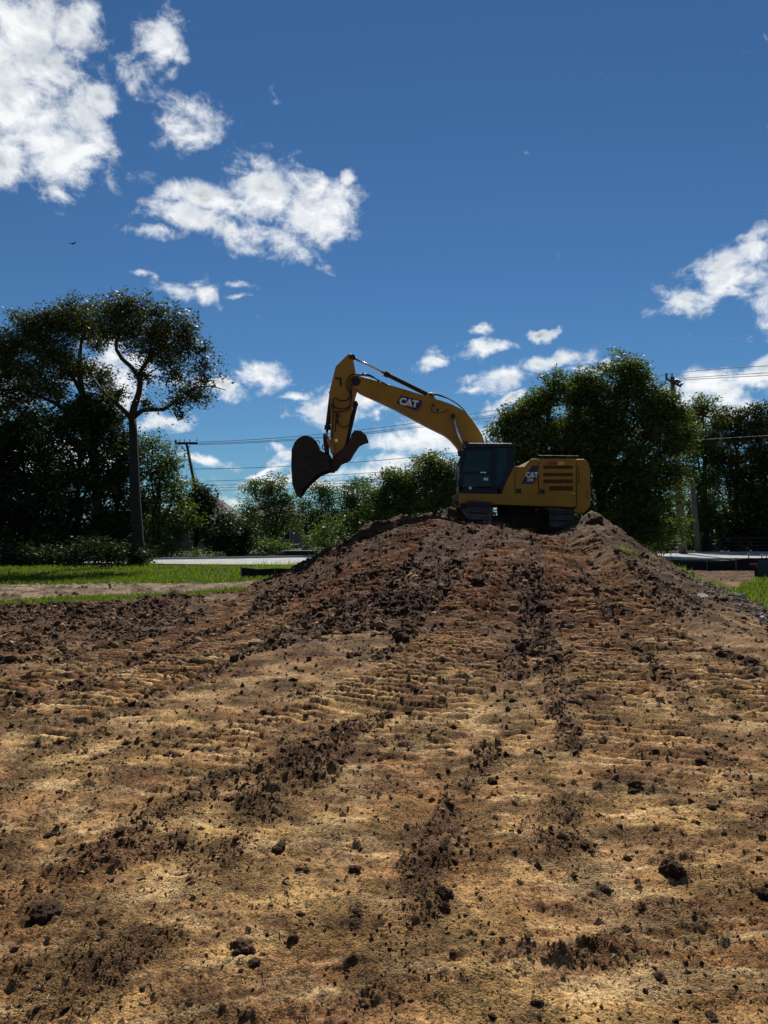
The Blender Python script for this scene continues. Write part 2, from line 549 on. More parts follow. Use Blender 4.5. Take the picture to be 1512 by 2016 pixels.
def paint(name, col, rough=.45, metal=0, dirt=.35, dirtcol=(.10, .055, .03), scale=3.0, bump=.0, spec=.5, coat=0):
    """painted or bare metal with dust and wear on it"""
    m, nt, b = newmat(name)
    tcn = mnode(nt, 'ShaderNodeTexCoord')
    n = mnode(nt, 'ShaderNodeTexNoise', {'Vector': tcn.outputs['Object'], 'Scale': scale, 'Detail': 7.0, 'Roughness': .65})
    r = mnode(nt, 'ShaderNodeMapRange', {'Value': n.outputs[0], 'From Min': .45, 'From Max': .75, 'To Min': 0.0, 'To Max': dirt})
    mx = mnode(nt, 'ShaderNodeMix', {'Factor': r.outputs[0]}, data_type='RGBA')
    mx.inputs[6].default_value = (*col, 1)
    mx.inputs[7].default_value = (*dirtcol, 1)
    nt.links.new(mx.outputs[2], b.inputs['Base Color'])
    rr = mnode(nt, 'ShaderNodeMapRange', {'Value': n.outputs[0], 'From Min': .3, 'From Max': .75, 'To Min': rough * .8, 'To Max': min(1, rough * 1.6)})
    nt.links.new(rr.outputs[0], b.inputs['Roughness'])
    b.inputs['Metallic'].default_value = metal
    b.inputs['Specular IOR Level'].default_value = spec
    b.inputs['Coat Weight'].default_value = coat
    if bump:
        n2 = mnode(nt, 'ShaderNodeTexNoise', {'Vector': tcn.outputs['Object'], 'Scale': scale * 8, 'Detail': 5.0})
        bp = mnode(nt, 'ShaderNodeBump', {'Height': n2.outputs[0], 'Strength': bump, 'Distance': .02})
        nt.links.new(bp.outputs[0], b.inputs['Normal'])
    return m


def soil_material(name, kind):
    m, nt, b = newmat(name)
    at = mnode(nt, 'ShaderNodeAttribute', attribute_name='tint')
    tcn = mnode(nt, 'ShaderNodeTexCoord')
    n1_ = mnode(nt, 'ShaderNodeTexNoise', {'Vector': tcn.outputs['Object'], 'Scale': 26.0, 'Detail': 8.0, 'Roughness': .7})
    n2_ = mnode(nt, 'ShaderNodeTexNoise', {'Vector': tcn.outputs['Object'], 'Scale': 210.0, 'Detail': 4.0, 'Roughness': .6})
    n3_ = mnode(nt, 'ShaderNodeTexNoise', {'Vector': tcn.outputs['Object'], 'Scale': 3.2, 'Detail': 5.0, 'Roughness': .6})
    vor = mnode(nt, 'ShaderNodeTexVoronoi', {'Vector': tcn.outputs['Object'], 'Scale': 95.0, 'Randomness': 1.0})
    ramp = mnode(nt, 'ShaderNodeMapRange', {'Value': n1_.outputs[0], 'From Min': .3, 'From Max': .7, 'To Min': .35, 'To Max': 1.65})
    ramp3 = mnode(nt, 'ShaderNodeMapRange', {'Value': n3_.outputs[0], 'From Min': .3, 'From Max': .7, 'To Min': .78, 'To Max': 1.2})
    rfine = mnode(nt, 'ShaderNodeMapRange', {'Value': n2_.outputs[0], 'From Min': .36, 'From Max': .62, 'To Min': .42, 'To Max': 1.35})
    mul0 = mnode(nt, 'ShaderNodeMath', {0: ramp.outputs[0], 1: ramp3.outputs[0]}, operation='MULTIPLY')
    mul = mnode(nt, 'ShaderNodeMath', {0: mul0.outputs[0], 1: rfine.outputs[0]}, operation='MULTIPLY')
    hsv = mnode(nt, 'ShaderNodeVectorMath', {0: at.outputs['Color']}, operation='SCALE')
    nt.links.new(mul.outputs[0], hsv.inputs['Scale'])
    # stray crumbs of darker and paler soil
    crumb = mnode(nt, 'ShaderNodeMapRange', {'Value': vor.outputs['Color'], 'From Min': .69, 'From Max': .72, 'To Min': 0.0, 'To Max': .6})
    mx = mnode(nt, 'ShaderNodeMix', {'Factor': crumb.outputs[0]}, data_type='RGBA')
    nt.links.new(hsv.outputs[0], mx.inputs[6])
    mx.inputs[7].default_value = (.055, .030, .018, 1)
    crumb2 = mnode(nt, 'ShaderNodeMapRange', {'Value': n2_.outputs[0], 'From Min': .60, 'From Max': .70, 'To Min': 0.0, 'To Max': .6})
    mx2 = mnode(nt, 'ShaderNodeMix', {'Factor': crumb2.outputs[0]}, data_type='RGBA')
    nt.links.new(mx.outputs[2], mx2.inputs[6])
    mx2.inputs[7].default_value = (.40, .30, .18, 1)
    if kind == 'clod':
        nt.links.new(hsv.outputs[0], b.inputs['Base Color'])
    else:
        nt.links.new(mx2.outputs[2], b.inputs['Base Color'])
    b.inputs['Roughness'].default_value = .82
    b.inputs['Specular IOR Level'].default_value = .10
    msk = mnode(nt, 'ShaderNodeTexNoise', {'Vector': tcn.outputs['Object'], 'Scale': 2.2, 'Detail': 4.0})
    mskr = mnode(nt, 'ShaderNodeMapRange', {'Value': msk.outputs[0], 'From Min': .42, 'From Max': .58, 'To Min': .35, 'To Max': 1.0})
    hsum = mnode(nt, 'ShaderNodeMath', {0: n1_.outputs[0], 1: 1.0, 2: n2_.outputs[0]}, operation='MULTIPLY_ADD')
    hs2 = mnode(nt, 'ShaderNodeMath', {0: vor.outputs['Distance'], 1: -.8, 2: hsum.outputs[0]}, operation='MULTIPLY_ADD')
    bp = mnode(nt, 'ShaderNodeBump', {'Height': hs2.outputs[0], 'Strength': mskr.outputs[0], 'Distance': .04})
    nt.links.new(bp.outputs[0], b.inputs['Normal'])
    return m


M = {}
M['soil'] = soil_material('soil', 'soil')
M['clod'] = soil_material('clod', 'clod')


def leaf_material(name, c1, c2, trans=.3, rough=.5):
    m, nt, b = newmat(name)
    at = mnode(nt, 'ShaderNodeAttribute', attribute_name='rnd')
    mx = mnode(nt, 'ShaderNodeMix', {'Factor': at.outputs['Fac']}, data_type='RGBA')
    mx.inputs[6].default_value = (*c1, 1)
    mx.inputs[7].default_value = (*c2, 1)
    nt.links.new(mx.outputs[2], b.inputs['Base Color'])
    b.inputs['Roughness'].default_value = rough
    b.inputs['Specular IOR Level'].default_value = .2 if trans > .25 else .08
    tr = mnode(nt, 'ShaderNodeBsdfTranslucent')
    sc = mnode(nt, 'ShaderNodeVectorMath', {0: mx.outputs[2], 1: (1.5, 1.6, .5)}, operation='MULTIPLY')
    nt.links.new(sc.outputs[0], tr.inputs['Color'])
    ms = mnode(nt, 'ShaderNodeMixShader', {0: trans})
    nt.links.new(b.outputs[0], ms.inputs[1])
    nt.links.new(tr.outputs[0], ms.inputs[2])
    nt.links.new(ms.outputs[0], nt.nodes['Material Output'].inputs[0])
    return m


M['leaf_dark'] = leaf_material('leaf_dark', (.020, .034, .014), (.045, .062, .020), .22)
M['leaf_oak'] = leaf_material('leaf_oak', (.030, .046, .016), (.105, .105, .034), .32)
M['leaf_mid'] = leaf_material('leaf_mid', (.036, .062, .014), (.150, .175, .034), .42)
M['leaf_light'] = leaf_material('leaf_light', (.05, .09, .02), (.12, .17, .04), .38)
M['grass'] = leaf_material('grass', (.055, .092, .011), (.155, .200, .026), .45, .55)
M['weed'] = leaf_material('weed', (.07, .13, .02), (.20, .26, .06), .45, .55)
M['straw'] = leaf_material('straw', (.35, .27, .13), (.55, .46, .28), .1, .6)
M['bark'] = paint('bark', (.032, .026, .020), .9, 0, .6, (.02, .016, .012), 6, .8, .2)
M['wood_pole'] = paint('weathered_pole_wood', (.16, .135, .11), .85, 0, .6, (.07, .06, .05), 5, .5, .2)
M['pole_dark'] = paint('creosoted_pole_wood', (.05, .04, .032), .8, 0, .6, (.02, .018, .015), 5, .4, .2)
M['fence_wood'] = paint('stained_fence_wood', (.035, .028, .022), .85, 0, .6, (.015, .012, .01), 4, .3, .2)
M['yellow'] = paint('yellow_machine_paint', (.37, .178, .012), .42, 0, .34, (.15, .08, .035), 1.6, 0, .3, .0)
M['yellow_worn'] = paint('worn_yellow_paint', (.42, .21, .035), .5, 0, .8, (.10, .055, .03), 4, .2, .4)
M['rust'] = paint('rusty_steel', (.070, .034, .021), .65, .3, .8, (.05, .028, .018), 5, .5, .4)
M['bucket_steel'] = paint('bare_soiled_steel', (.026, .022, .020), .6, .3, .9, (.085, .055, .035), 3, .8, .3)
M['navy'] = paint('dark_cab_paint', (.006, .009, .018), .4, 0, .25, (.03, .022, .016), 2, 0, .3)
M['black'] = paint('black_rubber', (.010, .010, .011), .5, 0, .2, (.05, .035, .025), 6, 0, .4)
M['decal'] = paint('decal_black', (.012, .016, .04), .4, 0, .25, (.06, .04, .03), 5, 0, .4)
M['decal_red'] = paint('decal_red', (.40, .02, .03), .4, 0, .3, (.06, .04, .03), 5, 0, .4)
M['decal_white'] = paint('decal_white', (.75, .76, .78), .5, 0, .25, (.3, .25, .2), 5, 0, .4)
M['decal_yellow'] = paint('decal_yellow', (.75, .45, .03), .5, 0, .2, (.2, .15, .1), 5, 0, .4)
M['track'] = paint('worn_track_steel', (.13, .11, .10), .40, .7, .75, (.06, .035, .025), 7, .4, .5)
M['under'] = paint('muddy_undercarriage', (.035, .025, .018), .8, .1, .8, (.06, .035, .022), 4, .5, .3)
M['chrome'] = paint('chrome_rod', (.70, .71, .73), .14, 1, .15, (.3, .25, .2), 6, 0, .5)
M['grille'] = paint('grille_mesh', (.16, .075, .02), .7, 0, .5, (.06, .03, .015), 9, .3, .3)
M['asphalt'] = paint('pale_concrete_road', (.34, .34, .33), .8, 0, .5, (.22, .21, .2), 1.2, .3, .35)
M['kerb'] = paint('kerb_concrete', (.40, .39, .37), .85, 0, .5, (.22, .21, .2), 3, .3, .3)
M['silt'] = paint('black_silt_fabric', (.010, .010, .011), .75, 0, .5, (.045, .035, .028), 3, .3, .25)
M['silt_grey'] = paint('grey_silt_fabric', (.045, .055, .055), .8, 0, .5, (.08, .07, .055), 3, .3, .2)
M['stake'] = paint('bare_wood_stake', (.25, .18, .11), .8, 0, .4, (.08, .06, .04), 8, .2, .2)
M['cap'] = paint('pale_cap', (.75, .60, .50), .6, 0, .2, (.3, .2, .15), 5)
M['pink'] = paint('pink_ribbon', (.75, .10, .22), .6, 0, .1, (.3, .1, .1), 5)
M['white'] = paint('white_enamel', (.72, .72, .70), .5, 0, .35, (.35, .3, .25), 4)
M['wall'] = paint('house_wall', (.24, .19, .15), .9, 0, .5, (.14, .11, .09), 2, .3, .2)
M['roof'] = paint('shingle_roof', (.12, .115, .115), .9, 0, .6, (.06, .055, .05), 6, .5, .2)
M['window'] = paint('window_glass', (.02, .025, .03), .12, 0, .1, (.05, .05, .05), 2, 0, .6)
M['trim'] = paint('window_trim', (.5, .48, .45), .6)
M['brick'] = paint('brick_pillar', (.22, .11, .075), .9, 0, .6, (.1, .07, .05), 8, .4, .2)
M['insul'] = paint('insulator', (.10, .06, .045), .3, 0, .2, (.03, .03, .03), 8)
M['wire'] = paint('power_cable', (.02, .02, .022), .6, .2, .2, (.04, .04, .04), 8)
M['stone'] = paint('broken_concrete', (.55, .52, .48), .85, 0, .6, (.25, .18, .12), 7, .6, .3)
M['seat'] = paint('seat_cloth', (.03, .03, .034), .85, 0, .3, (.06, .05, .04), 6)

m, nt, b = newmat('cab_glass')
b.inputs['Base Color'].default_value = (.03, .06, .07, 1)
b.inputs['Roughness'].default_value = .06
tr = mnode(nt, 'ShaderNodeBsdfTransparent')
tr.inputs['Color'].default_value = (.42, .52, .54, 1)
ms = mnode(nt, 'ShaderNodeMixShader', {0: .62})
nt.links.new(b.outputs[0], ms.inputs[1])
nt.links.new(tr.outputs[0], ms.inputs[2])
nt.links.new(ms.outputs[0], nt.nodes['Material Output'].inputs[0])
M['glass'] = m


# ------------------------------------------------------------------ ground meshes
def build_ground():
    yr = [1.75]
    while yr[-1] < 31.5:
        y = yr[-1]
        step = max(.0033 * y, .0065) if y < 13 else (.0032 * y if y < 19 else (.0022 * y if y < 26.5 else .008 * y))
        yr.append(y + step)
    while yr[-1] < 60: yr.append(yr[-1] * 1.012)
    while yr[-1] < 3000: yr.append(yr[-1] * 1.10)
    pre = [-300, -80, -25, -8, -2, 0, 1.0, 1.4, 1.6]
    ys = np.array(pre + yr)
    s = list(np.arange(-.545, .5451, .00175))
    out = []
    v, st = .545, .00175
    while v < 40:
        st *= 1.035 if v < 1.0 else 1.12
        v += st
        out.append(v)
    ss = np.array([-q for q in out[::-1]] + s + out)
    S, Yg = np.meshgrid(ss, ys)
    W = np.where(Yg < 1.75, 1.75 + (1.75 - np.clip(Yg, -1e9, 1.75)) * 0.2, Yg)
    X = S * W
    x, y = X.ravel(), Yg.ravel()
    h, k = terrain(x, y)
    fade = 1 - sstep(np.hypot(x, y), 60, 110)
    z = h * fade
    # colours of the bare soil (linear), with highlights painted in
    n = len(x)
    tan = np.array([.58, .35, .130])
    tan2 = np.array([.38, .185, .065])
    brown = np.array([.105, .050, .026])
    dkred = np.array([.088, .034, .015])
    olive = np.array([.19, .125, .065])
    gravel = np.array([.17, .155, .14])
    palec = np.array([.36, .26, .17])
    a = sstep(fbm(x * .8, y * .8, 3, 101), -.35, .35)[:, None]
    c = tan * a + tan2 * (1 - a)
    yel_highlight = sstep(fbm(x * 1.5, y * 3.4, 4, 107), -.02, .42)[:, None] * (1 - k['loose'])[:, None]
    c = c * (1 - .55 * yel_highlight) + np.array([.82, .58, .29]) * .50 * yel_highlight  # yellowish tan patches that also paint bright highlights into the soil
    stn = sstep(fbm(x * 2.3 + 5, y * 4.6, 4, 127), .08, .5)[:, None] * (1 - yel_highlight)
    c = c * (1 - .68 * stn) + np.array([.13, .068, .036]) * .68 * stn
    sk = k['streak_highlight'][:, None] * .55
    c = c * (1 - sk) + np.array([.76, .54, .26]) * sk  # highlights along the scrape ridges, put into the soil colour
    lo = k['loose'][:, None]
    cb = (k['crumbly'] * (1 - k['loose']))[:, None]
    c = c * (1 - .62 * cb) + np.array([.20, .10, .045]) * .62 * cb
    mixd = sstep(fbm(x * .7, y * .7, 3, 103) + .5 * k['mound'] - .25, -.3, .3)[:, None]
    dk = (brown * (1 - mixd) + dkred * mixd) * (1 + .9 * sstep(fbm(x * 2.6, y * 3.4, 4, 121), 0, .5)[:, None])
    c = c * (1 - .80 * lo) + dk * .80 * lo
    md = (k['mound'] * sstep(y, 10, 15.5))[:, None] * .84
    mc = ((dkred * .55 + brown * .45) * 1.12 * (1 + .8 * sstep(fbm(x * 1.1, y * 1.6, 3, 131), .1, .5)[:, None])) * (1 - lo) + dkred * .9 * lo
    c = c * (1 - md) + mc * md
    rt = (sstep(x - 4.8 + (24 - y) * .16 + 1.2 * fbm(x * .4, y * .4, 2, 109), 0, 2.5) * k['mound'])[:, None] * .75
    c = c * (1 - rt) + (olive * (.6 + .7 * a)) * rt
    gx, _, _ = seg_dist(x, y, [(8.9, 21.5), (8.1, 18.3), (7.3, 15.3), (7.0, 13.6)])
    gv = (1 - sstep(gx + .3 * perlin(x * 3, y * 3, 7), .25, .65))[:, None] * .75
    c = c * (1 - gv) + gravel * gv
    dln = sstep(y + 1.6 * fbm(x * .5, y * .5, 3, 123), 6.5, 12.0)
    dl = (dln * (1 - sstep(x, 2.5, 6.0) * .65) * (1 - k['pale']))[:, None] * .84
    c = c * (1 - dl) + (dk * 1.15) * dl
    rb = (sstep(y, 24.5, 26) * (x > 8) * (k['mh'] < .1))[:, None] * .8
    c = c * (1 - rb) + brown * .95 * rb
    pl = k['pale'][:, None] * (1 - .7 * lo)
    c = c * (1 - pl) + palec * (.6 + .5 * a) * pl
    cv = k['cov'][:, None] * (k['cleat'][:, None] * 1.0 - .35)
    c = c * (1 + (.60 + .5 * sstep(y, 7, 11) - .35 * k['mound'])[:, None] * cv * sstep(y, 3.5, 7)[:, None])
    lw = k['lawn'][:, None]
    gcol = np.array([.055, .085, .02]) * (.7 + .6 * sstep(fbm(x * 2, y * 2, 3, 111), -.4, .4))[:, None]
    patch = sstep(fbm(x * .9, y * .9, 3, 113), .05, .4)[:, None] * (np.hypot(x - 12, y - 20) < 9)[:, None] * .6
    gcol = gcol * (1 - patch) + brown * 1.2 * patch
    c = np.where(lw, gcol, c)
    c = c * np.minimum(1, .72 / c.max(1))[:, None]
    ny, nx = S.shape
    idx = np.arange(n).reshape(ny, nx)
    q = np.stack([idx[:-1, :-1], idx[:-1, 1:], idx[1:, 1:], idx[1:, :-1]], -1).reshape(-1, 4)
    verts = np.stack([x, y, z], 1)
    fm = k['mh'][q].mean(1) > .10
    fl = k['lawn'][q].mean(1) > .5
    fl &= ~fm
    fg = ~(fm | fl)
    for name, sel in (('ground', fg), ('dirt_mound', fm), ('lawn', fl)):
        qq = q[sel]
        used, inv = np.unique(qq.ravel(), return_inverse=True)
        me = np_mesh(name, verts[used], inv.reshape(-1, 4), M['soil'], True, {'tint': ('POINT', c[used])})
        tag(add_obj(name, me), kind='structure')


build_ground()


# ------------------------------------------------------------------ clods, pebbles, straw, grass
def ico(sub=0):
    t = (1 + 5 ** .5) / 2
    v = [(-1, t, 0), (1, t, 0), (-1, -t, 0), (1, -t, 0), (0, -1, t), (0, 1, t), (0, -1, -t), (0, 1, -t), (t, 0, -1), (t, 0, 1), (-t, 0, -1), (-t, 0, 1)]
    f = [(0, 11, 5), (0, 5, 1), (0, 1, 7), (0, 7, 10), (0, 10, 11), (1, 5, 9), (5, 11, 4), (11, 10, 2), (10, 7, 6), (7, 1, 8), (3, 9, 4), (3, 4, 2), (3, 2, 6), (3, 6, 8), (3, 8, 9), (4, 9, 5), (2, 4, 11), (6, 2, 10), (8, 6, 7), (9, 8, 1)]
    v = [np.array(p) / np.linalg.norm(p) for p in v]
    for _ in range(sub):
        cache, nf = {}, []

        def mid(a, b_):
            key = (min(a, b_), max(a, b_))
            if key not in cache:
                w = v[a] + v[b_]
                v.append(w / np.linalg.norm(w))
                cache[key] = len(v) - 1
            return cache[key]
        for a, b_, c_ in f:
            ab, bc, ca_ = mid(a, b_), mid(b_, c_), mid(c_, a)
            nf += [(a, ab, ca_), (b_, bc, ab), (c_, ca_, bc), (ab, bc, ca_)]
        f = nf
    return np.array(v), np.array(f)


def rand_rot(n, r):
    q = r.normal(size=(n, 4))
    q /= np.linalg.norm(q, axis=1)[:, None]
    w, x, y, z = q.T
    return np.stack([np.stack([1 - 2 * (y * y + z * z), 2 * (x * y - z * w), 2 * (x * z + y * w)], -1),
                     np.stack([2 * (x * y + z * w), 1 - 2 * (x * x + z * z), 2 * (y * z - x * w)], -1),
                     np.stack([2 * (x * z - y * w), 2 * (y * z + x * w), 1 - 2 * (x * x + y * y)], -1)], 1)


IV0, IF0 = ico(0)
IV1, IF1 = ico(1)
OV = np.array([(1, 0, 0), (0, 1, 0), (-1, 0, 0), (0, -1, 0), (0, 0, 1), (0, 0, -1)], float)
OF = np.array([(0, 1, 4), (1, 2, 4), (2, 3, 4), (3, 0, 4), (1, 0, 5), (2, 1, 5), (3, 2, 5), (0, 3, 5)])


def scatter_clods(name, x, y, size, r, sub=0, colf=None):
    n = len(x)
    bv, bf = {0: (IV0, IF0), 1: (IV1, IF1), -1: (OV, OF)}[sub]
    h, k = terrain(x, y)
    rot = rand_rot(n, r)
    sc = size[:, None] * r.uniform(.55, 1.15, (n, 3))
    v = bv[None] * (1 + .42 * r.uniform(-1, 1, (n, len(bv), 1)))
    v = v * sc[:, None, :]
    v = np.einsum('nij,nkj->nki', rot, v)
    v[..., 2] *= .8
    v[..., 0] += x[:, None]
    v[..., 1] += y[:, None]
    v[..., 2] += (h + size * .12)[:, None]
    f = (bf[None] + (np.arange(n) * len(bv))[:, None, None]).reshape(-1, 3)
    base = np.where(k['mound'][:, None] > .4, np.array([[.095, .038, .018]]), np.array([[.120, .062, .030]]))
    pale = (r.random(n) < np.where(k['loose'] > .5, .16, .55))[:, None]
    base = np.where(pale, np.array([[.42, .27, .12]]), base) * r.uniform(.55, 1.35, (n, 1))
    if colf is not None: base = colf(base, n)
    col = np.repeat(base, len(bv), 0)
    me = np_mesh(name, v.reshape(-1, 3), f, M['clod'], False, {'tint': ('POINT', col)})
    return me, h


def cand(n, y0, y1, r, pw=1.0, s=.58):
    u = r.random(n)
    y = y0 * (y1 / y0) ** (u ** pw)
    x = r.uniform(-s, s, n) * y
    return x, y


r_ = np.random.default_rng(21)
# crumbs and small clods everywhere, more where the soil is loose
x, y = cand(170000, 1.9, 17, r_)
h, k = terrain(x, y, False)
keep = (r_.random(len(x)) < .13 + .80 * k['loose']) & ~k['lawn'] & (k['mh'] < 1.9)
x, y = x[keep][:42000], y[keep][:42000]
size = (.0019 + .0060 * r_.random(len(x)) ** 6) * np.clip(y, 1.9, 20) * .75 * r_.uniform(.5, 1.3, len(x))
me, _ = scatter_clods('soil_crumbs', x, y, np.clip(size, .003, .07), r_, -1)
tag(add_obj('soil_crumbs', me), kind='stuff')
x, y = cand(40000, 9, 26, r_)
h, k = terrain(x, y, False)
keep = (r_.random(len(x)) < .9 * k['loose'] ** 1.5) & ~k['lawn']
x, y = x[keep][:7000], y[keep][:7000]
size = .020 + .075 * r_.random(len(x)) ** 5
me, _ = scatter_clods('loose_clods', x, y, size, r_)
tag(add_obj('loose_clods', me), kind='stuff')
# grey gravel spill on the right flank
t = r_.random(1000)
gx = np.interp(t, [0, .35, .7, 1], [8.9, 8.1, 7.3, 7.0]) + r_.normal(0, .30, 1000)
gy = np.interp(t, [0, .35, .7, 1], [21.5, 18.3, 15.3, 13.6]) + r_.normal(0, .4, 1000)
me, _ = scatter_clods('gravel_spill', gx, gy, .02 + .04 * r_.random(1000) ** 3, r_, 0, lambda b_, n: np.array([[.27, .21, .16]]) * r_.uniform(.5, 1.5, (n, 1)))
tag(add_obj('gravel_spill', me), kind='stuff')

# clods big enough to be picked up one at a time (pixel, width in pixels)
BIG = [(835, 1334, 26), (526, 1432, 34), (550, 1670, 34), (88, 1805, 66), (695, 1718, 48), (520, 1398, 22), (940, 1155, 40), (798, 1012, 40),
       (475, 1880, 60), (575, 1862, 36), (500, 1905, 40), (1130, 1388, 40), (1160, 1378, 26), (1235, 1690, 24), (1150, 1660, 22), (1250, 1550, 34),
       (1400, 1590, 30), (1320, 1715, 60), (1190, 1738, 40), (870, 1780, 52), (872, 1808, 44), (1300, 1925, 36), (700, 1820, 44), (595, 1718, 30),
       (100, 1650, 30), (235, 1645, 24), (340, 1490, 50), (385, 1482, 34), (665, 1510, 40), (728, 1490, 36), (1245, 1560, 26), (1380, 1500, 24),
       (280, 1965, 20), (250, 1915, 14), (1070, 1180, 34), (1180, 1120, 40), (600, 1240, 30), (700, 1290, 34), (780, 1210, 36), (310, 1288, 30),
       (120, 1285, 28), (400, 1300, 26), (930, 1050, 30), (1170, 1030, 34), (1130, 1045, 26), (1200, 1045, 28), (290, 1185, 26), (285, 1190, 20),
       (340, 1180, 22), (90, 1200, 26), (160, 1195, 22), (210, 1192, 24), (1012, 1385, 22), (940, 1480, 30), (970, 1540, 34), (1000, 1400, 20),
       (30, 1870, 24), (1450, 1420, 26), (1340, 1440, 34), (1060, 1990, 30), (1400, 2000, 36), (900, 1660, 28), (1500, 1760, 40), (205, 1280, 24)]
WORDS = ['small', 'squat', 'rounded', 'ragged', 'broad', 'lopsided', 'pitted', 'flattened']
WHERE = {0: 'at the foot of the frame', 1: 'on the tan scraped ground', 2: 'on the slope of the heap', 3: 'near the top of the heap'}
IV3, IF3 = ico(3)


def big_clod(s_, rr):
    k1 = rr.normal(size=(9, 3)) * np.array([[1.6]] * 4 + [[4.0]] * 5)
    ph = rr.uniform(0, 6.28, 9)
    am = np.array([.14] * 4 + [.07] * 5)
    d = (np.sin(IV3 @ k1.T + ph) * am).sum(1) + .05 * rr.normal(size=len(IV3))
    lum = rr.normal(size=(16, 3))
    lum /= np.linalg.norm(lum, axis=1)[:, None]
    dd = 1 - np.clip(1 - (IV3 @ lum.T), 0, .10) / .10
    d = d + .20 * dd.max(1)
    v = IV3 * (1 + d)[:, None] * s_ * rr.uniform(.75, 1.1, 3)
    v[:, 2] *= .72
    return np_mesh('dirt_clod', v, IF3, M['clod'], False, {'tint': ('POINT', np.ones((len(v), 3)) * .04)}), 0


USED = {}
for i, (cx, cy, w) in enumerate(BIG):
    gx_, gy_ = gpt(cx, cy)
    s_ = w * mppx(math.hypot(gx_, gy_)) * .34
    rr_ = np.random.default_rng(500 + i)
    me, hh = big_clod(s_, rr_)
    co = me.vertices
    colr = np.array([.095, .052, .030]) * rr_.uniform(.7, 1.4)
    me.attributes['tint'].data.foreach_set('color', np.tile(np.append(colr, 1).astype(np.float32), len(co)))
    o = add_obj('dirt_clod', me)
    o.location = (gx_, gy_, zat(gx_, gy_) + s_ * .02)
    col_ = ['at the far left', 'left of centre', 'in the middle', 'right of centre', 'at the far right'][min(4, int(cx / 303))]
    band = 'near the top of the heap' if cy < 1100 else ('on the upper slope of the heap' if cy < 1200 else ('at the foot of the heap' if cy < 1310 else ('just below the heap' if cy < 1450 else ('midway down the foreground' if cy < 1640 else ('low in the foreground' if cy < 1790 else 'at the very bottom')))))
    if cx < 450 and cy < 1310: band = 'on the dark berm by the grass' if cy < 1230 else 'on the dark soil before the berm'
    sz = 'small' if w < 27 else ('middling' if w < 42 else 'large')
    key = (sz, band, col_)
    USED[key] = USED.get(key, 0) + 1
    extra = ['', 'second ', 'third ', 'fourth ', 'fifth ', 'sixth ', 'seventh ', 'eighth ', 'ninth '][USED[key] - 1]
    tag(o, f"{extra}{sz} dark clod {band}, {col_}", 'dirt clod', 'dark clods lying loose on the dirt')


def blades(name, x, y, hgt, wid, mat, r, lean=.5, z=None):
    n = len(x)
    if z is None:
        z, _ = terrain(x, y)
    a = r.uniform(0, 2 * np.pi, n)
    la, lb = r.normal(0, lean, n) * hgt, r.normal(0, lean, n) * hgt
    dx, dy = np.cos(a) * wid, np.sin(a) * wid
    v = np.stack([np.stack([x - dx, y - dy, z - .01], -1), np.stack([x + dx, y + dy, z - .01], -1),
                  np.stack([x + la, y + lb, z + hgt], -1)], 1).reshape(-1, 3)
    f = np.arange(n * 3).reshape(-1, 3)
    return np_mesh(name, v, f, M[mat], False, {'rnd': ('FACE', r.random(n))})


n = 90000
x, y = cand(n * 2, 12, 42, r_, .9, .62)
h, k = terrain(x, y, False)
clump = sstep(fbm(x * 1.2, y * 1.8, 3, 201), -.42, .22)
near_bare = (np.hypot(x - 11, y - 20) < 7) & (fbm(x * .9, y * .9, 3, 113) > .32)
keep = k['lawn'] & (r_.random(len(x)) < clump) & ~near_bare & (y < 37.5)
x, y = x[keep][:n], y[keep][:n]
hg = (.05 + .07 * r_.random(len(x))) * np.where(y > 24, 1.2, 1.0)
tag(add_obj('grass', blades('grass', x, y, hg, .006 + .0006 * y, 'grass', r_)), kind='stuff')

# dry straw and root bits lying on the dirt
n = 1500
x, y = cand(n, 2.0, 12, r_)
a = r_.uniform(0, np.pi, n)
L = (.006 + .018 * r_.random(n) ** 2) * (.5 + y * .12)
w = .00045 * y
z, _ = terrain(x, y)
dx, dy = np.cos(a) * L, np.sin(a) * L
nx_, ny_ = -np.sin(a) * w, np.cos(a) * w
v = np.stack([np.stack([x - dx - nx_, y - dy - ny_, z + .006], -1), np.stack([x - dx + nx_, y - dy + ny_, z + .010], -1),
              np.stack([x + dx + nx_, y + dy + ny_, z + .014], -1), np.stack([x + dx - nx_, y + dy - ny_, z + .008], -1)], 1).reshape(-1, 3)
tag(add_obj('straw_bits', np_mesh('straw_bits', v, np.arange(n * 4).reshape(-1, 4), M['straw'], False, {'rnd': ('FACE', r_.random(n))})), kind='stuff')


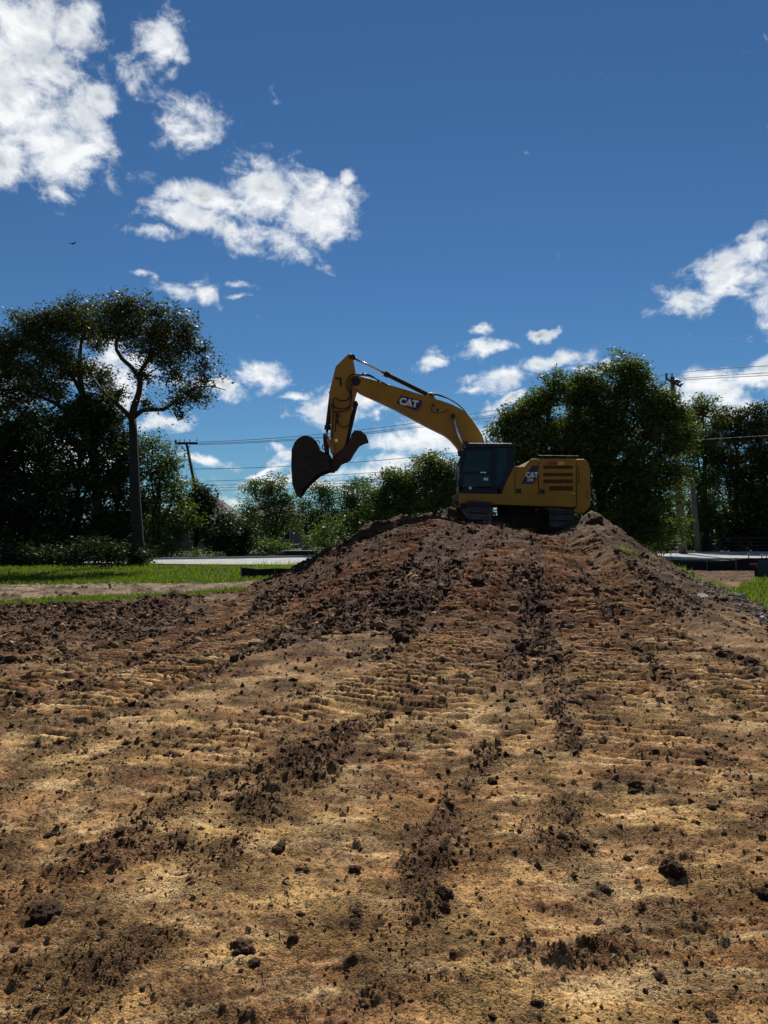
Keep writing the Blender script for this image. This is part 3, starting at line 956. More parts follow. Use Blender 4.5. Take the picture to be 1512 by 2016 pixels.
# ------------------------------------------------------------------ solid-shape builder
class MB:
    def __init__(s):
        s.v, s.f = [], []

    def add(s, v, f):
        o = len(s.v)
        s.v += [tuple(p) for p in v]
        s.f += [tuple(i + o for i in q) for q in f]
        return s

    def box(s, c, size, rot=None):
        hx, hy, hz = [q / 2 for q in size]
        pts = [Vector((a * hx, b_ * hy, c_ * hz)) for a in (-1, 1) for b_ in (-1, 1) for c_ in (-1, 1)]
        if rot is not None: pts = [rot @ p for p in pts]
        pts = [p + Vector(c) for p in pts]
        return s.add(pts, [(0, 1, 3, 2), (4, 6, 7, 5), (0, 4, 5, 1), (2, 3, 7, 6), (0, 2, 6, 4), (1, 5, 7, 3)])

    def prism(s, poly, y0, y1, taper=None):
        """poly: list of (x, z); extruded from y0 (near) to y1"""
        n = len(poly)
        area = sum(poly[i][0] * poly[(i + 1) % n][1] - poly[(i + 1) % n][0] * poly[i][1] for i in range(n))
        if area < 0: poly = poly[::-1]
        v = [(p[0], y0, p[1]) for p in poly] + [(p[0], y1, p[1]) for p in poly]
        f = [tuple(range(n)), tuple(range(2 * n - 1, n - 1, -1))]
        f += [((i + 1) % n, i, n + i, n + (i + 1) % n) for i in range(n)]
        return s.add(v, f)

    def pprism(s, px, Yp, y0, y1):
        """outline given as photo pixels on the plane Y=Yp"""
        return s.prism([(P(a, b_, Yp).x, P(a, b_, Yp).z) for a, b_ in px], y0, y1)

    def tube(s, pts, rad, n=8, cap=True):
        pts = [Vector(p) for p in pts]
        if not hasattr(rad, '__len__'): rad = [rad] * len(pts)
        o = len(s.v)
        prev = None
        for i, p in enumerate(pts):
            d = (pts[min(i + 1, len(pts) - 1)] - pts[max(i - 1, 0)]).normalized()
            if prev is None:
                u = d.cross(Vector((0, 1, 0)) if abs(d.y) < .9 else Vector((1, 0, 0))).normalized()
            else:
                u = (prev - d * prev.dot(d)).normalized()
            prev = u
            w = d.cross(u)
            for j in range(n):
                a = 2 * math.pi * j / n
                s.v.append(tuple(p + (u * math.cos(a) + w * math.sin(a)) * rad[i]))
        for i in range(len(pts) - 1):
            for j in range(n):
                a, b_ = o + i * n + j, o + i * n + (j + 1) % n
                s.f.append((a, a + n, b_ + n, b_))
        if cap:
            s.f.append(tuple(o + j for j in range(n)))
            e = o + (len(pts) - 1) * n
            s.f.append(tuple(e + j for j in range(n - 1, -1, -1)))
        return s

    def build(s, name, mat, parent=None, bevel=0, seg=2, smooth=False, org=None):
        O = origin_of(parent) if org is None else Vector(org)
        me = bpy.data.meshes.new(name)
        me.from_pydata([tuple(Vector(v) - O) for v in s.v], [], s.f)
        me.validate()
        me.materials.append(M[mat] if isinstance(mat, str) else mat)
        if smooth:
            me.polygons.foreach_set('use_smooth', [True] * len(me.polygons))
        o = bpy.data.objects.new(name, me)
        COL.objects.link(o)
        if parent is not None:
            o.parent = parent
            o['_org'] = list(O)
        elif org is not None:
            o.location = O
            o['_org'] = list(O)
        if bevel:
            bm_ = o.modifiers.new('bevel', 'BEVEL')
            bm_.width = bevel
            bm_.segments = seg
            bm_.limit_method = 'ANGLE'
            bm_.angle_limit = R(35)
            bm_.harden_normals = False
        return o


def clean_org():
    for o in bpy.data.objects:
        if '_org' in o: del o['_org']


def text_mesh(s, name, mat, parent, loc, size, depth=.006, rot=(R(90), 0, 0), bold=0.02, xs=1.0, align='CENTER'):
    cu = bpy.data.curves.new(name, 'FONT')
    cu.body = s
    cu.size = size
    cu.extrude = depth
    cu.offset = bold
    cu.align_x = align
    cu.align_y = 'CENTER'
    cu.resolution_u = 3
    o = bpy.data.objects.new(name + '_tmp', cu)
    COL.objects.link(o)
    dg = bpy.context.evaluated_depsgraph_get()
    me = bpy.data.meshes.new_from_object(o.evaluated_get(dg))
    bpy.data.objects.remove(o)
    me.name = name
    me.materials.clear()
    me.materials.append(M[mat])
    t = bpy.data.objects.new(name, me)
    COL.objects.link(t)
    t.parent = parent
    t.location = Vector(loc) - origin_of(parent)
    t.rotation_euler = rot
    t.scale = (xs, 1, 1)
    return t


# ------------------------------------------------------------------ road, verge, fences
def road():
    near = [(-70, 39), (-30, 39.6), (-14, 39.2), (-9, 37.6), (-3, 37.0), (4, 40.5), (14, 46), (30, 48), (90, 49)]
    far = [(-70, 46), (-30, 46), (-14, 44.5), (-9, 46.5), (-3, 50.5), (5, 55.5), (14, 58), (30, 59.5), (90, 61)]

    def samp(pl, n=160):
        xs = np.linspace(-70, 90, n)
        ys = np.interp(xs, [p[0] for p in pl], [p[1] for p in pl])
        for _ in range(3): ys[1:-1] = (ys[:-2] + ys[1:-1] * 2 + ys[2:]) / 4
        return xs, ys
    xs, yn = samp(near)
    _, yf = samp(far)
    z = .07
    m = MB()
    n = len(xs)
    v = [(a, b_, z) for a, b_ in zip(xs, yn)] + [(a, b_, z) for a, b_ in zip(xs, yf)]
    m.add(v, [(i, i + 1, n + i + 1, n + i) for i in range(n - 1)])
    tag(m.build('road', 'asphalt'), kind='structure')
    for nm, yy, s in (('kerb', yn, -1), ('kerb', yf, 1)):
        k_ = MB()
        v = []
        for a, b_ in zip(xs, yy):
            b0, b1 = (b_ - .15, b_) if s < 0 else (b_, b_ + .15)
            v += [(a, b0, -.1), (a, b0, .19 if s > 0 else .10), (a, b1, .19 if s > 0 else .10), (a, b1, -.1)]
        f = []
        for i in range(n - 1):
            o = i * 4
            for j in range(3):
                f.append((o + j, o + j + 1, o + 4 + j + 1, o + 4 + j))
        k_.add(v, f)
        tag(k_.build(nm, 'kerb'), kind='structure')


road()


def silt_fence(label, base, tops, stakes, mat, cap=None, ribbon=None):
    """base: [(X, Y)], tops: heights; stakes: [(index along, extra height, cap?)]"""
    org = (base[0][0], base[0][1], 0)
    e = empty('silt_fence', org)
    tag(e, label, 'silt fence', 'black silt fences round the site')
    d = [0]
    for p, q in zip(base[:-1], base[1:]): d.append(d[-1] + math.hypot(q[0] - p[0], q[1] - p[1]))
    n = int(d[-1] / .12) + 2
    tt = np.linspace(0, d[-1], n)
    bx = np.interp(tt, d, [p[0] for p in base])
    by = np.interp(tt, d, [p[1] for p in base])
    hz = np.interp(tt, d, tops)
    m = MB()
    v, f = [], []
    rows = 6
    for i in range(n):
        for j in range(rows):
            u = j / (rows - 1)
            zz = -.08 + (hz[i] + .08) * u
            w = .05 * math.sin(tt[i] * 2.9 + 1.3 * u) * u + .025 * math.sin(tt[i] * 9.1 + 4 * u) * (1 - abs(u - .5))
            v.append((bx[i], by[i] + w, zz))
    for i in range(n - 1):
        for j in range(rows - 1):
            a = i * rows + j
            f.append((a, a + rows, a + rows + 1, a + 1))
    m.add(v, f)
    o = m.build('fabric', mat, e, smooth=True)
    so = o.modifiers.new('thick', 'SOLIDIFY')
    so.thickness = .008
    for (s_, ex, cp, tilt) in stakes:
        X, Y, H = np.interp(s_, d, [p[0] for p in base]), np.interp(s_, d, [p[1] for p in base]), np.interp(s_, d, tops)
        top = Vector((X + tilt, Y - .05, H + ex))
        st = MB().tube([(X, Y - .045, -.2), top], .022, 4).build('stake', 'stake' if not cp else 'under', e)
        if cp:
            MB().tube([top - Vector((0, 0, .01)), top + Vector((0, 0, .03))], [.07, .055], 8).build('cap', 'cap', st)
    return e


def gx_at(px, Y):
    return (px - 756) / FPX * Y


YA = 33.2
pts = [(1240, .42), (1300, .47), (1340, .42), (1400, .38), (1440, .43), (1470, .52), (1500, .54), (1560, .48), (1640, .5)]
base = [(gx_at(p, YA), YA) for p, _ in pts]
x0 = base[0][0]
silt_fence('long low black fabric silt fence standing before the road at right', base, [t for _, t in pts],
           [(gx_at(1321, YA) - x0, .16, 0, 0), (gx_at(1390, YA) - x0, .10, 0, .0), (gx_at(1447, YA) - x0, .10, 0, 0),
            (gx_at(1473, YA) - x0, .17, 1, -.02), (gx_at(1498, YA) - x0, .12, 1, 0), (gx_at(1507, YA) - x0, .1, 1, 0), (gx_at(1600, YA) - x0, .12, 1, 0)], 'silt')
e = silt_fence('short greyish silt fence behind the bright grass at the right edge', [(gx_at(1488, 28.2), 28.2), (gx_at(1530, 28.4), 28.4), (gx_at(1650, 28.8), 28.8)],
               [.62, .60, .62], [(0.0, .05, 0, 0), (.7, .05, 0, 0), (2.3, .05, 0, 0)], 'silt_grey')
MB().box((gx_at(1485, 28.2), 28.1, .30), (.10, .10, .78)).build('end_post', 'silt', e, .01)
X = gx_at(1484, 28.2)
MB().add([(X, 28.0, .52), (X - .28, 27.98, .50), (X - .30, 27.96, .455), (X, 28.0, .47), (X + .02, 27.97, .38), (X - .04, 27.97, .38)],
         [(0, 1, 2, 3), (0, 3, 5, 4)]).build('ribbon', 'pink', e)
silt_fence('short black silt fence end at the left foot of the dirt heap', [(gx_at(476, 27.4), 27.4), (gx_at(510, 27.4), 27.35), (gx_at(545, 27.4), 27.5), (gx_at(610, 27.4), 27.6)],
           [.38, .33, .36, .3], [(0.02, .06, 0, -.03), (1.2, .0, 0, 0)], 'silt')


def rail_fence():
    Yf = 63.0
    x0, x1 = gx_at(1225, Yf), gx_at(1700, Yf)
    e = empty('rail_fence', (x0, Yf, 0))
    tag(e, 'dark wooden rail fence with four rails beyond the road at right', 'fence')
    n = int((x1 - x0) / 2.4)
    for i in range(n + 1):
        X = x0 + 2.4 * i
        MB().box((X, Yf, .66), (.14, .14, 1.52)).build('post', 'fence_wood', e, .01)
        if i < n:
            for z in (.32, .62, .92, 1.22):
                MB().box((X + 1.2, Yf - .09, z + random.uniform(-.015, .015)), (2.38, .035, .13), Matrix.Rotation(random.uniform(-.006, .006), 3, 'Y')).build('rail', 'fence_wood', e)


rail_fence()


# ------------------------------------------------------------------ utility poles and wires
def pole_left():
    Y = 70.0
    top, bot = P(367, 870, Y), P(392, 1085, Y)
    bot = Vector((bot.x, Y, 0)) if False else Vector((top.x + 2.0, Y, -.2))
    e = empty('utility_pole', (bot.x, Y, 0))
    tag(e, 'leaning dark utility pole with crossarm behind the trees at left', 'utility pole', 'wooden utility poles carrying the cables')
    MB().tube([bot, top + Vector((0, 0, -.05))], [.19, .12], 10).build('pole', 'pole_dark', e, smooth=True)
    a0, a1 = P(345, 872, Y), P(389, 873, Y)
    MB().box((a0 + a1) / 2 + Vector((0, -.18, 0)), ((a1 - a0).length, .12, .16)).build('crossarm', 'pole_dark', e, .01)
    MB().box((a0 + a1) / 2 + Vector((0, .20, -.02)), ((a1 - a0).length, .12, .16)).build('crossarm', 'pole_dark', e, .01)
    for (xa, ya, xb, yb) in ((356, 877, 364, 887), (374, 877, 368, 887)):
        MB().tube([P(xa, ya, Y - .2), P(xb, yb, Y - .1)], .04, 5).build('brace', 'pole_dark', e)
    for xx in (346, 354, 363, 374, 388):
        p = P(xx, 870, Y)
        MB().tube([p, p + Vector((0, 0, .12)), p + Vector((0, 0, .13)), p + Vector((0, 0, .22))], [.03, .03, .07, .05], 7).build('insulator', 'insul', e)
    MB().tube([P(346, 872, Y), P(346, 866, Y)], .09, 8).build('cutout_switch', 'insul', e)
    MB().tube([P(368, 884, Y), P(386, 936, Y), P(396, 965, Y)], .015, 4).build('guy_wire', 'wire', e)
    return e


def pole_right():
    Y = 58.0
    top = P(1323, 742, Y)
    bot = P(1345, 1093, Y)
    bot.z = -.2
    e = empty('utility_pole', (bot.x, Y, 0))
    tag(e, 'tall weathered utility pole rising behind the big round tree at right', 'utility pole', 'wooden utility poles carrying the cables')
    MB().tube([bot, bot.lerp(top, .5), top], [.33, .24, .17], 12).build('pole', 'wood_pole', e, smooth=True)
    MB().tube([P(1323, 750, Y), P(1323, 735, Y)], .05, 6).build('top_pin', 'pole_dark', e)
    MB().tube([P(1322, 752, Y), P(1312, 745, Y - .2)], .08, 6).build('bracket', 'pole_dark', e)
    MB().tube([P(1312, 748, Y - .2), P(1312, 735, Y - .2)], .085, 8).build('surge_arrester', 'insul', e)
    for i, (xa, ya, xb, yb) in enumerate(((1327, 752, 1333, 746), (1329, 754, 1337, 747), (1333, 755, 1341, 750), (1338, 760, 1345, 754))):
        MB().tube([P(xa, ya, Y - .3 - .1 * i), P((xa + xb) / 2, (ya + yb) / 2, Y - .3 - .1 * i), P(xb, yb, Y - .3 - .1 * i)], [.05, .09, .05], 7).build('insulator', 'insul', e)
    MB().tube([P(1325, 753, Y - .2), P(1341, 761, Y - .4)], .09, 6).build('crossarm', 'pole_dark', e)
    for (pp) in (((1316, 754), (1319, 765), (1321, 775)), ((1331, 760), (1331, 768), (1330, 774)), ((1338, 764), (1337, 770), (1330, 774)), ((1314, 772), (1318, 775), (1322, 773))):
        MB().tube([P(a, b_, Y - .25) for a, b_ in pp], .025, 5).build('jumper_wire', 'wire', e)
    # riser pipe and meter box at its foot
    MB().tube([P(1338, 1092, Y - .45), P(1334, 985, Y - .4)], .045, 6).build('riser_pipe', 'wood_pole', e)
    c = P(1336, 1059, Y - .6)
    MB().box(c, (.24, .16, .42)).build('meter_box', 'white', e, .02)
    # stub pole beside it
    b2, t2 = P(1375, 1090, 60.0), P(1362, 940, 60.0)
    b2.z = -.2
    e2 = empty('stub_pole', (b2.x, 60.0, 0))
    tag(e2, 'shorter bare wooden pole standing right of the tall pole by the fence', 'utility pole')
    MB().tube([b2, t2], [.24, .19], 12).build('shaft', 'wood_pole', e2, smooth=True)
    MB().tube([t2 + Vector((0, 0, -.02)), t2 + Vector((0, 0, .03))], [.20, .15], 12).build('pole_cap', 'pole_dark', e2)


pole_left()
pole_right()


def cable(label, pts, rad=.022, n=28):
    """pts: list of (px, py, Y); smooth curve through them"""
    q = [P(*p) for p in pts]
    t = np.array([p.x for p in q])
    order = np.argsort(t)
    t = t[order]
    ys = np.array([q[i].y for i in order])
    zs = np.array([q[i].z for i in order])
    deg = min(2, len(q) - 1)
    cz = np.polyfit(t, zs, deg)
    cy = np.polyfit(t, ys, 1)
    tt = np.linspace(t[0], t[-1], n)
    m = MB().tube([(a, np.polyval(cy, a), np.polyval(cz, a)) for a in tt], rad, 5)
    O = (tt[0], np.polyval(cy, tt[0]), np.polyval(cz, tt[0]))
    o = m.build('power_cable', 'wire', org=O, smooth=True)
    tag(o, label, 'cable', 'overhead cables between the poles')


cable('topmost overhead cable crossing behind the digger arm', [(389, 868, 69.8), (590, 861, 67.5), (800, 838, 65), (970, 806, 63), (1323, 734, 58)])
cable('upper overhead cable second from the top behind the digger arm', [(389, 871, 69.8), (590, 865, 67.5), (800, 845, 65), (970, 816, 63), (1320, 747, 58)])
cable('upper overhead cable third from the top behind the digger arm', [(389, 873, 69.8), (590, 868, 67.5), (800, 848, 65), (970, 819, 63), (1320, 753, 58)])
cable('lone overhead cable passing below the bucket pin and the heap of cloud', [(374, 922, 70), (590, 920, 67), (745, 906, 65), (890, 891, 63.5), (1330, 830, 58)], .026)
cable('faint low cable crossing just over the middle trees', [(405, 947, 70), (620, 939, 67), (745, 929, 65), (900, 917, 63.5), (1335, 868, 58)], .022)
cable('low cable, upper of the close pair above the treetops at left', [(420, 955, 70), (700, 947, 65.5), (900, 930, 63.5), (1335, 890, 58)], .022)
cable('low cable, lower of the close pair above the treetops at left', [(425, 960, 70), (700, 952, 65.5), (900, 936, 63.5), (1336, 896, 58)], .02)
cable('lowest cable of all, level with the far treetops', [(425, 965, 70), (700, 958, 65.5), (900, 943, 63.5), (1337, 902, 58)], .02)
cable('topmost cable running off right from the tall pole', [(1323, 734, 58), (1420, 729, 54), (1512, 722, 50), (1620, 715, 46)])
cable('upper cable of the pair running off right from the tall pole', [(1332, 745, 58), (1420, 741, 54), (1512, 735, 50), (1620, 728, 46)])
cable('lower cable of the pair running off right from the tall pole', [(1334, 748, 58), (1420, 745, 54), (1512, 740, 50), (1620, 734, 46)])
cable('pale low cable in front of the far right trees', [(1340, 868, 58), (1420, 863, 54), (1512, 858, 50), (1620, 852, 46)], .015)
cable('short cable running off left from the leaning pole', [(345, 869, 70), (300, 866, 71.5), (200, 860, 75)])

# ------------------------------------------------------------------ houses and bits beyond the road
def house(label, pxa, pxb, Y, top_px, ridge_px, wins):
    a, b_ = gx_at(pxa, Y), gx_at(pxb, Y)
    zt, zr = P(0, top_px, Y).z, P(0, ridge_px, Y).z
    e = empty('house', ((a + b_) / 2, Y, 0))
    tag(e, label, 'house')
    MB().box(((a + b_) / 2, Y + 4, zt / 2 - .1), (b_ - a, 8, zt + .2)).build('wall', 'wall', e)
    o = .5
    m = MB()
    m.add([(a - o, Y - o, zt), (b_ + o, Y - o, zt), (b_ + o, Y + 8 + o, zt), (a - o, Y + 8 + o, zt), (a + 2.2, Y + 4, zr), (b_ - 2.2, Y + 4, zr),
           (a - o, Y - o, zt - .12), (b_ + o, Y - o, zt - .12), (b_ + o, Y + 8 + o, zt - .12), (a - o, Y + 8 + o, zt - .12)],
          [(0, 1, 5, 4), (1, 2, 5), (2, 3, 4, 5), (3, 0, 4), (6, 7, 1, 0), (7, 8, 2, 1), (8, 9, 3, 2), (9, 6, 0, 3), (9, 8, 7, 6)])
    m.build('roof', 'roof', e)
    for (wx, w, z0, z1) in wins:
        X = gx_at(wx, Y)
        f = MB()
        for (cx, cz, sx, sz) in ((X, z0 - .05, w + .2, .1), (X, z1 + .05, w + .2, .1), (X - w / 2 - .05, (z0 + z1) / 2, .1, z1 - z0), (X + w / 2 + .05, (z0 + z1) / 2, .1, z1 - z0), (X, (z0 + z1) / 2, .05, z1 - z0)):
            f.box((cx, Y - .03, cz), (sx, .1, sz))
        fo = f.build('window', 'trim', e)
        MB().box((X, Y - .01, (z0 + z1) / 2), (w, .04, z1 - z0)).build('pane', 'window', fo)


house('low tan walled house half hidden behind trees left of the leaning pole', 330, 455, 74, 1022, 975, [(350, 1.0, .9, 2.2), (385, 1.0, .9, 2.2), (425, 1.0, .9, 2.2)])
house('grey roofed house showing through the thin trees below the bucket', 470, 590, 84, 1015, 985, [(500, 1.1, .9, 2.3), (531, .9, .5, 2.6), (560, 1.1, .9, 2.3)])

e = empty('brick_pillar', (gx_at(602, 56), 56, 0))
tag(e, 'squat brick gate pillar with pale cap by the far verge', 'pillar')
MB().box((gx_at(602, 56), 56, .68), (.55, .5, 1.4)).build('shaft', 'brick', e, .01)
MB().box((gx_at(602, 56), 56, 1.42), (.66, .6, .08)).build('cap', 'kerb', e, .01)
e = empty('low_wall', (gx_at(590, 53), 53, 0))
tag(e, 'low dark wall with sunlit top just left of the dirt heap', 'wall')
MB().box((gx_at(592, 53), 53, .16), (2.3, .4, .42)).build('wall_body', 'fence_wood', e)
MB().box((gx_at(592, 53), 53, .40), (2.4, .5, .06)).build('painted_sunlit_top', 'kerb', e, .01)  # pale colour of this slab paints the sunlight on the wall top
e = empty('pipe_frame', (gx_at(581, 55), 55, 0))
tag(e, 'thin pale metal pipe frame beside the brick pillar', 'frame')
MB().tube([(gx_at(588, 55), 55, 0), (gx_at(588, 55), 55, .82), (gx_at(571, 55), 55, .80), (gx_at(571, 55), 55, .65)], .025, 6).build('pipe', 'white', e)

# survey stake far left, concrete chunk
p = gpt(17, 1146)
e = empty('survey_stake', (p[0], p[1], 0))
tag(e, 'thin wooden survey stake in the grass at the far left', 'stake')
MB().tube([(p[0], p[1], -.05), (p[0] + .02, p[1], .42)], .022, 4).build('stake_shaft', 'stake', e)
MB().box((p[0] + .02, p[1] - .02, .40), (.08, .01, .08)).build('stake_flag', 'decal_yellow', e)


def chunk(label, px, py, w, hgt, seed, mat='stone', rot=.3):
    gx_, gy_ = gpt(px, py)
    s_ = w * mppx(gy_) / 2
    rr = random.Random(seed)
    n = 6
    zz = zat(gx_, gy_)
    m = MB()
    ring = [(math.cos(2 * math.pi * i / n + rr.uniform(-.3, .3)) * s_, math.sin(2 * math.pi * i / n + rr.uniform(-.3, .3)) * s_ * .8) for i in range(n)]
    lo = [Vector((a, b_, -hgt)) for a, b_ in ring]
    hi = [Vector((a * .9, b_ * .9, hgt * rr.uniform(.8, 1.2))) for a, b_ in ring]
    rt = Matrix.Rotation(rot, 3, 'X') @ Matrix.Rotation(rr.uniform(-.3, .3), 3, 'Y')
    O = Vector((gx_, gy_, zz + .03))
    m.add([O + rt @ v for v in lo + hi], [tuple(range(n))[::-1], tuple(range(n, 2 * n))] + [(i, (i + 1) % n, n + (i + 1) % n, n + i) for i in range(n)])
    tag(m.build('concrete_chunk', mat, org=O, bevel=.01), label, 'concrete chunk')


chunk('pale flat chunk of broken concrete beside the grey gravel at right', 1383, 1184, 24, .05, 3, rot=.55)
chunk('dull broken slab tilted by the bare edge of the right grass', 1458, 1180, 22, .06, 5, 'kerb', -.3)
chunk('white stone at the top of the heap before the left track', 942, 1033, 12, .05, 8)
chunk('small pale stone at the right edge where grass meets dirt', 1500, 1222, 12, .05, 9)

# ------------------------------------------------------------------ the bird
def bird():
    Y = 150.0
    c = P(145, 480, Y)
    e = empty('bird', c)
    tag(e, 'dark soaring bird with raised wings high over the left trees', 'bird')
    MB().tube([c + Vector((-.40, .1, -.12)), c + Vector((-.2, 0, -.02)), c + Vector((0, 0, .0)), c + Vector((.18, 0, .03)), c + Vector((.28, 0, .05))], [.06, .10, .12, .09, .03], 8).build('body', 'black', e, smooth=True)
    for s, tip in ((-1, Vector((-.75, -.55, -.10))), (1, Vector((.42, .45, .62)))):
        ch = Vector((-.22, 0, -.03))
        m = MB()
        pts = []
        for t, w in ((0, 1), (.35, 1.15), (.7, .9), (1, .3)):
            q = c + tip * t + Vector((0, 0, .10 * math.sin(t * 3.1)))
            pts += [q + ch * -.6 * w, q + ch * .9 * w + Vector((0, 0, -.02))]
        m.add(pts, [(0, 2, 3, 1), (2, 4, 5, 3), (4, 6, 7, 5)])
        w_ = m.build('wing', 'black', e)
        so = w_.modifiers.new('t', 'SOLIDIFY')
        so.thickness = .03


bird()


# ------------------------------------------------------------------ trees
def leaf_mesh(name, lobes, Y, od, lsize, mat, r, zmin=.1, depth=.75):
    """lobes: (px, py, rx, ry) at depth Y; od = how many leaves deep"""
    cs, rs = [], []
    mp_ = mppx(Y)
    V = []
    for lb in lobes:
        cx, cy, rx, ry = lb[:4]
        dy = lb[4] if len(lb) > 4 else 0
        c = P(cx, cy, Y + dy)
        a, b_ = rx * mp_, ry * mp_
        d = min(max(a, b_), max(a, b_)) * depth
        area = math.pi * a * b_
        n = int(od * area / (lsize * lsize * .20))
        nc = max(6, int(area / (.55 * .55) * 1.6))
        # clump centres towards the outside of the lobe
        u = r.normal(size=(nc, 3))
        u /= np.linalg.norm(u, axis=1)[:, None]
        rad = r.random(nc) ** .42 * (1 + .16 * r.normal(size=nc))
        cc = u * rad[:, None] * np.array([a, d, b_])
        w = r.random(nc) ** .7 + .15
        which = r.choice(nc, n, p=w / w.sum())
        sp = np.clip(r.normal(size=(n, 3)), -1.9, 1.9) * np.array([.27, .27, .19])
        p = cc[which] + sp * (1 + .5 * r.random((n, 1)))
        p += np.array(c)
        V.append(p)
    p = np.concatenate(V)
    p = p[p[:, 2] > zmin]
    n = len(p)
    rot = rand_rot(n, r)
    L = lsize * (.55 + 1.0 * r.random(n) ** 1.6)
    quad = np.array([[-.55, -.26, 0], [.60, 0, .08], [-.45, .34, -.04]])
    v = np.einsum('nij,kj->nki', rot, quad) * L[:, None, None] + p[:, None, :]
    v[..., 2] = p[:, None, 2] + (v[..., 2] - p[:, None, 2]) * .75
    return np_mesh(name, v.reshape(-1, 3), np.arange(n * 3).reshape(-1, 3), M[mat], False, {'rnd': ('FACE', np.clip(r.normal(.4, .28, n), 0, 1))}), n


TOTAL = [0]


def tree(name, label, cat, base_px, Y, lobes, od, ls, mat, seed, limbs=None, trunk_r=.25, group=None, zmin=.1, twigs=True, depth=.75, bark='bark'):
    r = np.random.default_rng(seed)
    X = gx_at(base_px, Y)
    e = empty(name, (X, Y, 0))
    tag(e, label, cat, group)
    me, n = leaf_mesh('crown', lobes, Y, od, ls, mat, r, zmin, depth)
    TOTAL[0] += n
    me.transform(Matrix.Translation((-X, -Y, 0)))
    add_obj('crown', me, e)
    m = MB()
    if limbs is None:
        top = min(l[1] for l in lobes)
        zt = P(base_px, top, Y).z * .72
        pts, rad = [], []
        for i in range(6):
            t = i / 5
            pts.append((X + (0 if i == 0 else r.normal(0, .12 + .15 * t)), Y + (0 if i == 0 else r.normal(0, .15)), -.15 + (zt + .15) * t))
            rad.append(trunk_r * (1.35 if i == 0 else 1) * (1 - .75 * t))
        m.tube(pts, rad, 8)
        for lb in lobes:
            c = P(lb[0], lb[1], Y)
            t0 = min(max(.15, (c.z - lb[3] * mppx(Y)) / zt * .55), .9)
            j = min(4, int(t0 * 5))
            s_ = Vector(pts[j]).lerp(Vector(pts[j + 1]), t0 * 5 - j)
            mid = s_.lerp(c, .5) + Vector((r.normal(0, .2), r.normal(0, .3), .25))
            m.tube([s_, mid, c], [trunk_r * (1 - t0 * .6) * .5, trunk_r * .3, trunk_r * .1], 6, False)
    else:
        for pts, rad in limbs:
            off = [r.normal(0, .02 * min(i, 3)) for i in range(len(pts))]
            q = [P(a, b_, Y + o_ * 6) for (a, b_), o_ in zip(pts, off)]
            # resample smooth
            m.tube(q, [x_ * mppx(Y) for x_ in rad], 9, True)
    o = m.build('trunk', bark, e, smooth=True)
    if twigs:
        t = MB()
        for lb in lobes:
            c = P(lb[0], lb[1], Y)
            a, b_ = lb[2] * mppx(Y), lb[3] * mppx(Y)
            for _ in range(7 if limbs is None else 16):
                u = Vector(r.normal(size=3)).normalized()
                q = c + Vector((u.x * a, u.y * a * .7, u.z * b_)) * .95
                if q.z < .2: continue
                md = c.lerp(q, .5) + Vector(r.normal(0, .12, 3))
                t.tube([c + Vector(r.normal(0, .2, 3)), md, q], [.035, .022, .008], 4, False)
        if t.f:
            tw = t.build('twigs', bark, e)
            tw['kind'] = 'stuff'
    return e


# tall old tree whose trunk stands in front, with its open crown
T1 = [(165 + 60, 622, 55, 36), (262, 618, 52, 36), (330, 648, 52, 34), (368, 678, 34, 46), (305, 690, 62, 32), (250, 650, 50, 28),
      (378, 775, 46, 26), (345, 738, 30, 24, -1), (402, 745, 32, 16), (285, 796, 22, 10), (355, 815, 12, 12), (325, 712, 44, 22), (285, 745, 24, 20), (400, 720, 30, 14), (215, 655, 40, 30), (360, 650, 34, 28), (240, 605, 40, 20), (310, 618, 34, 18), (395, 690, 14, 22), (235, 775, 26, 15), (300, 660, 60, 30, 1.5), (350, 790, 30, 14)]
L1 = [([(273, 1118), (271, 1060), (266, 980), (263, 900), (262, 850), (260, 818)], [16, 11.5, 10.5, 9.5, 8.5, 8]),
      ([(260, 822), (264, 800), (273, 775), (276, 755), (272, 738)], [8, 7, 6, 5.5, 5]),
      ([(272, 738), (258, 722), (240, 706), (229, 688), (229, 670), (240, 652), (252, 630)], [4.6, 4.4, 4, 3.4, 3, 2.2, 1.2]),
      ([(272, 740), (286, 716), (300, 702), (320, 688), (345, 672)], [4.6, 4, 3.6, 3, 1.6]),
      ([(290, 712), (296, 690), (294, 665), (300, 640)], [3, 2.4, 2, 1]),
      ([(262, 822), (280, 808), (300, 806), (322, 806), (342, 792), (365, 775), (390, 762), (415, 760), (445, 768)], [5, 4.6, 4.6, 4.2, 3.4, 2.8, 2, 1.4, .7]),
      ([(365, 775), (385, 785), (400, 800)], [2, 1.4, .7]),
      ([(259, 824), (240, 804), (222, 788), (200, 770), (185, 745)], [5.5, 4.6, 4, 3, 1.8])]
tree('oak_tree', 'tall open crowned tree with bare forking trunk at left of the lawn', 'tree', 272, 38.2, T1, 1.75, .15, 'leaf_oak', 1, L1)
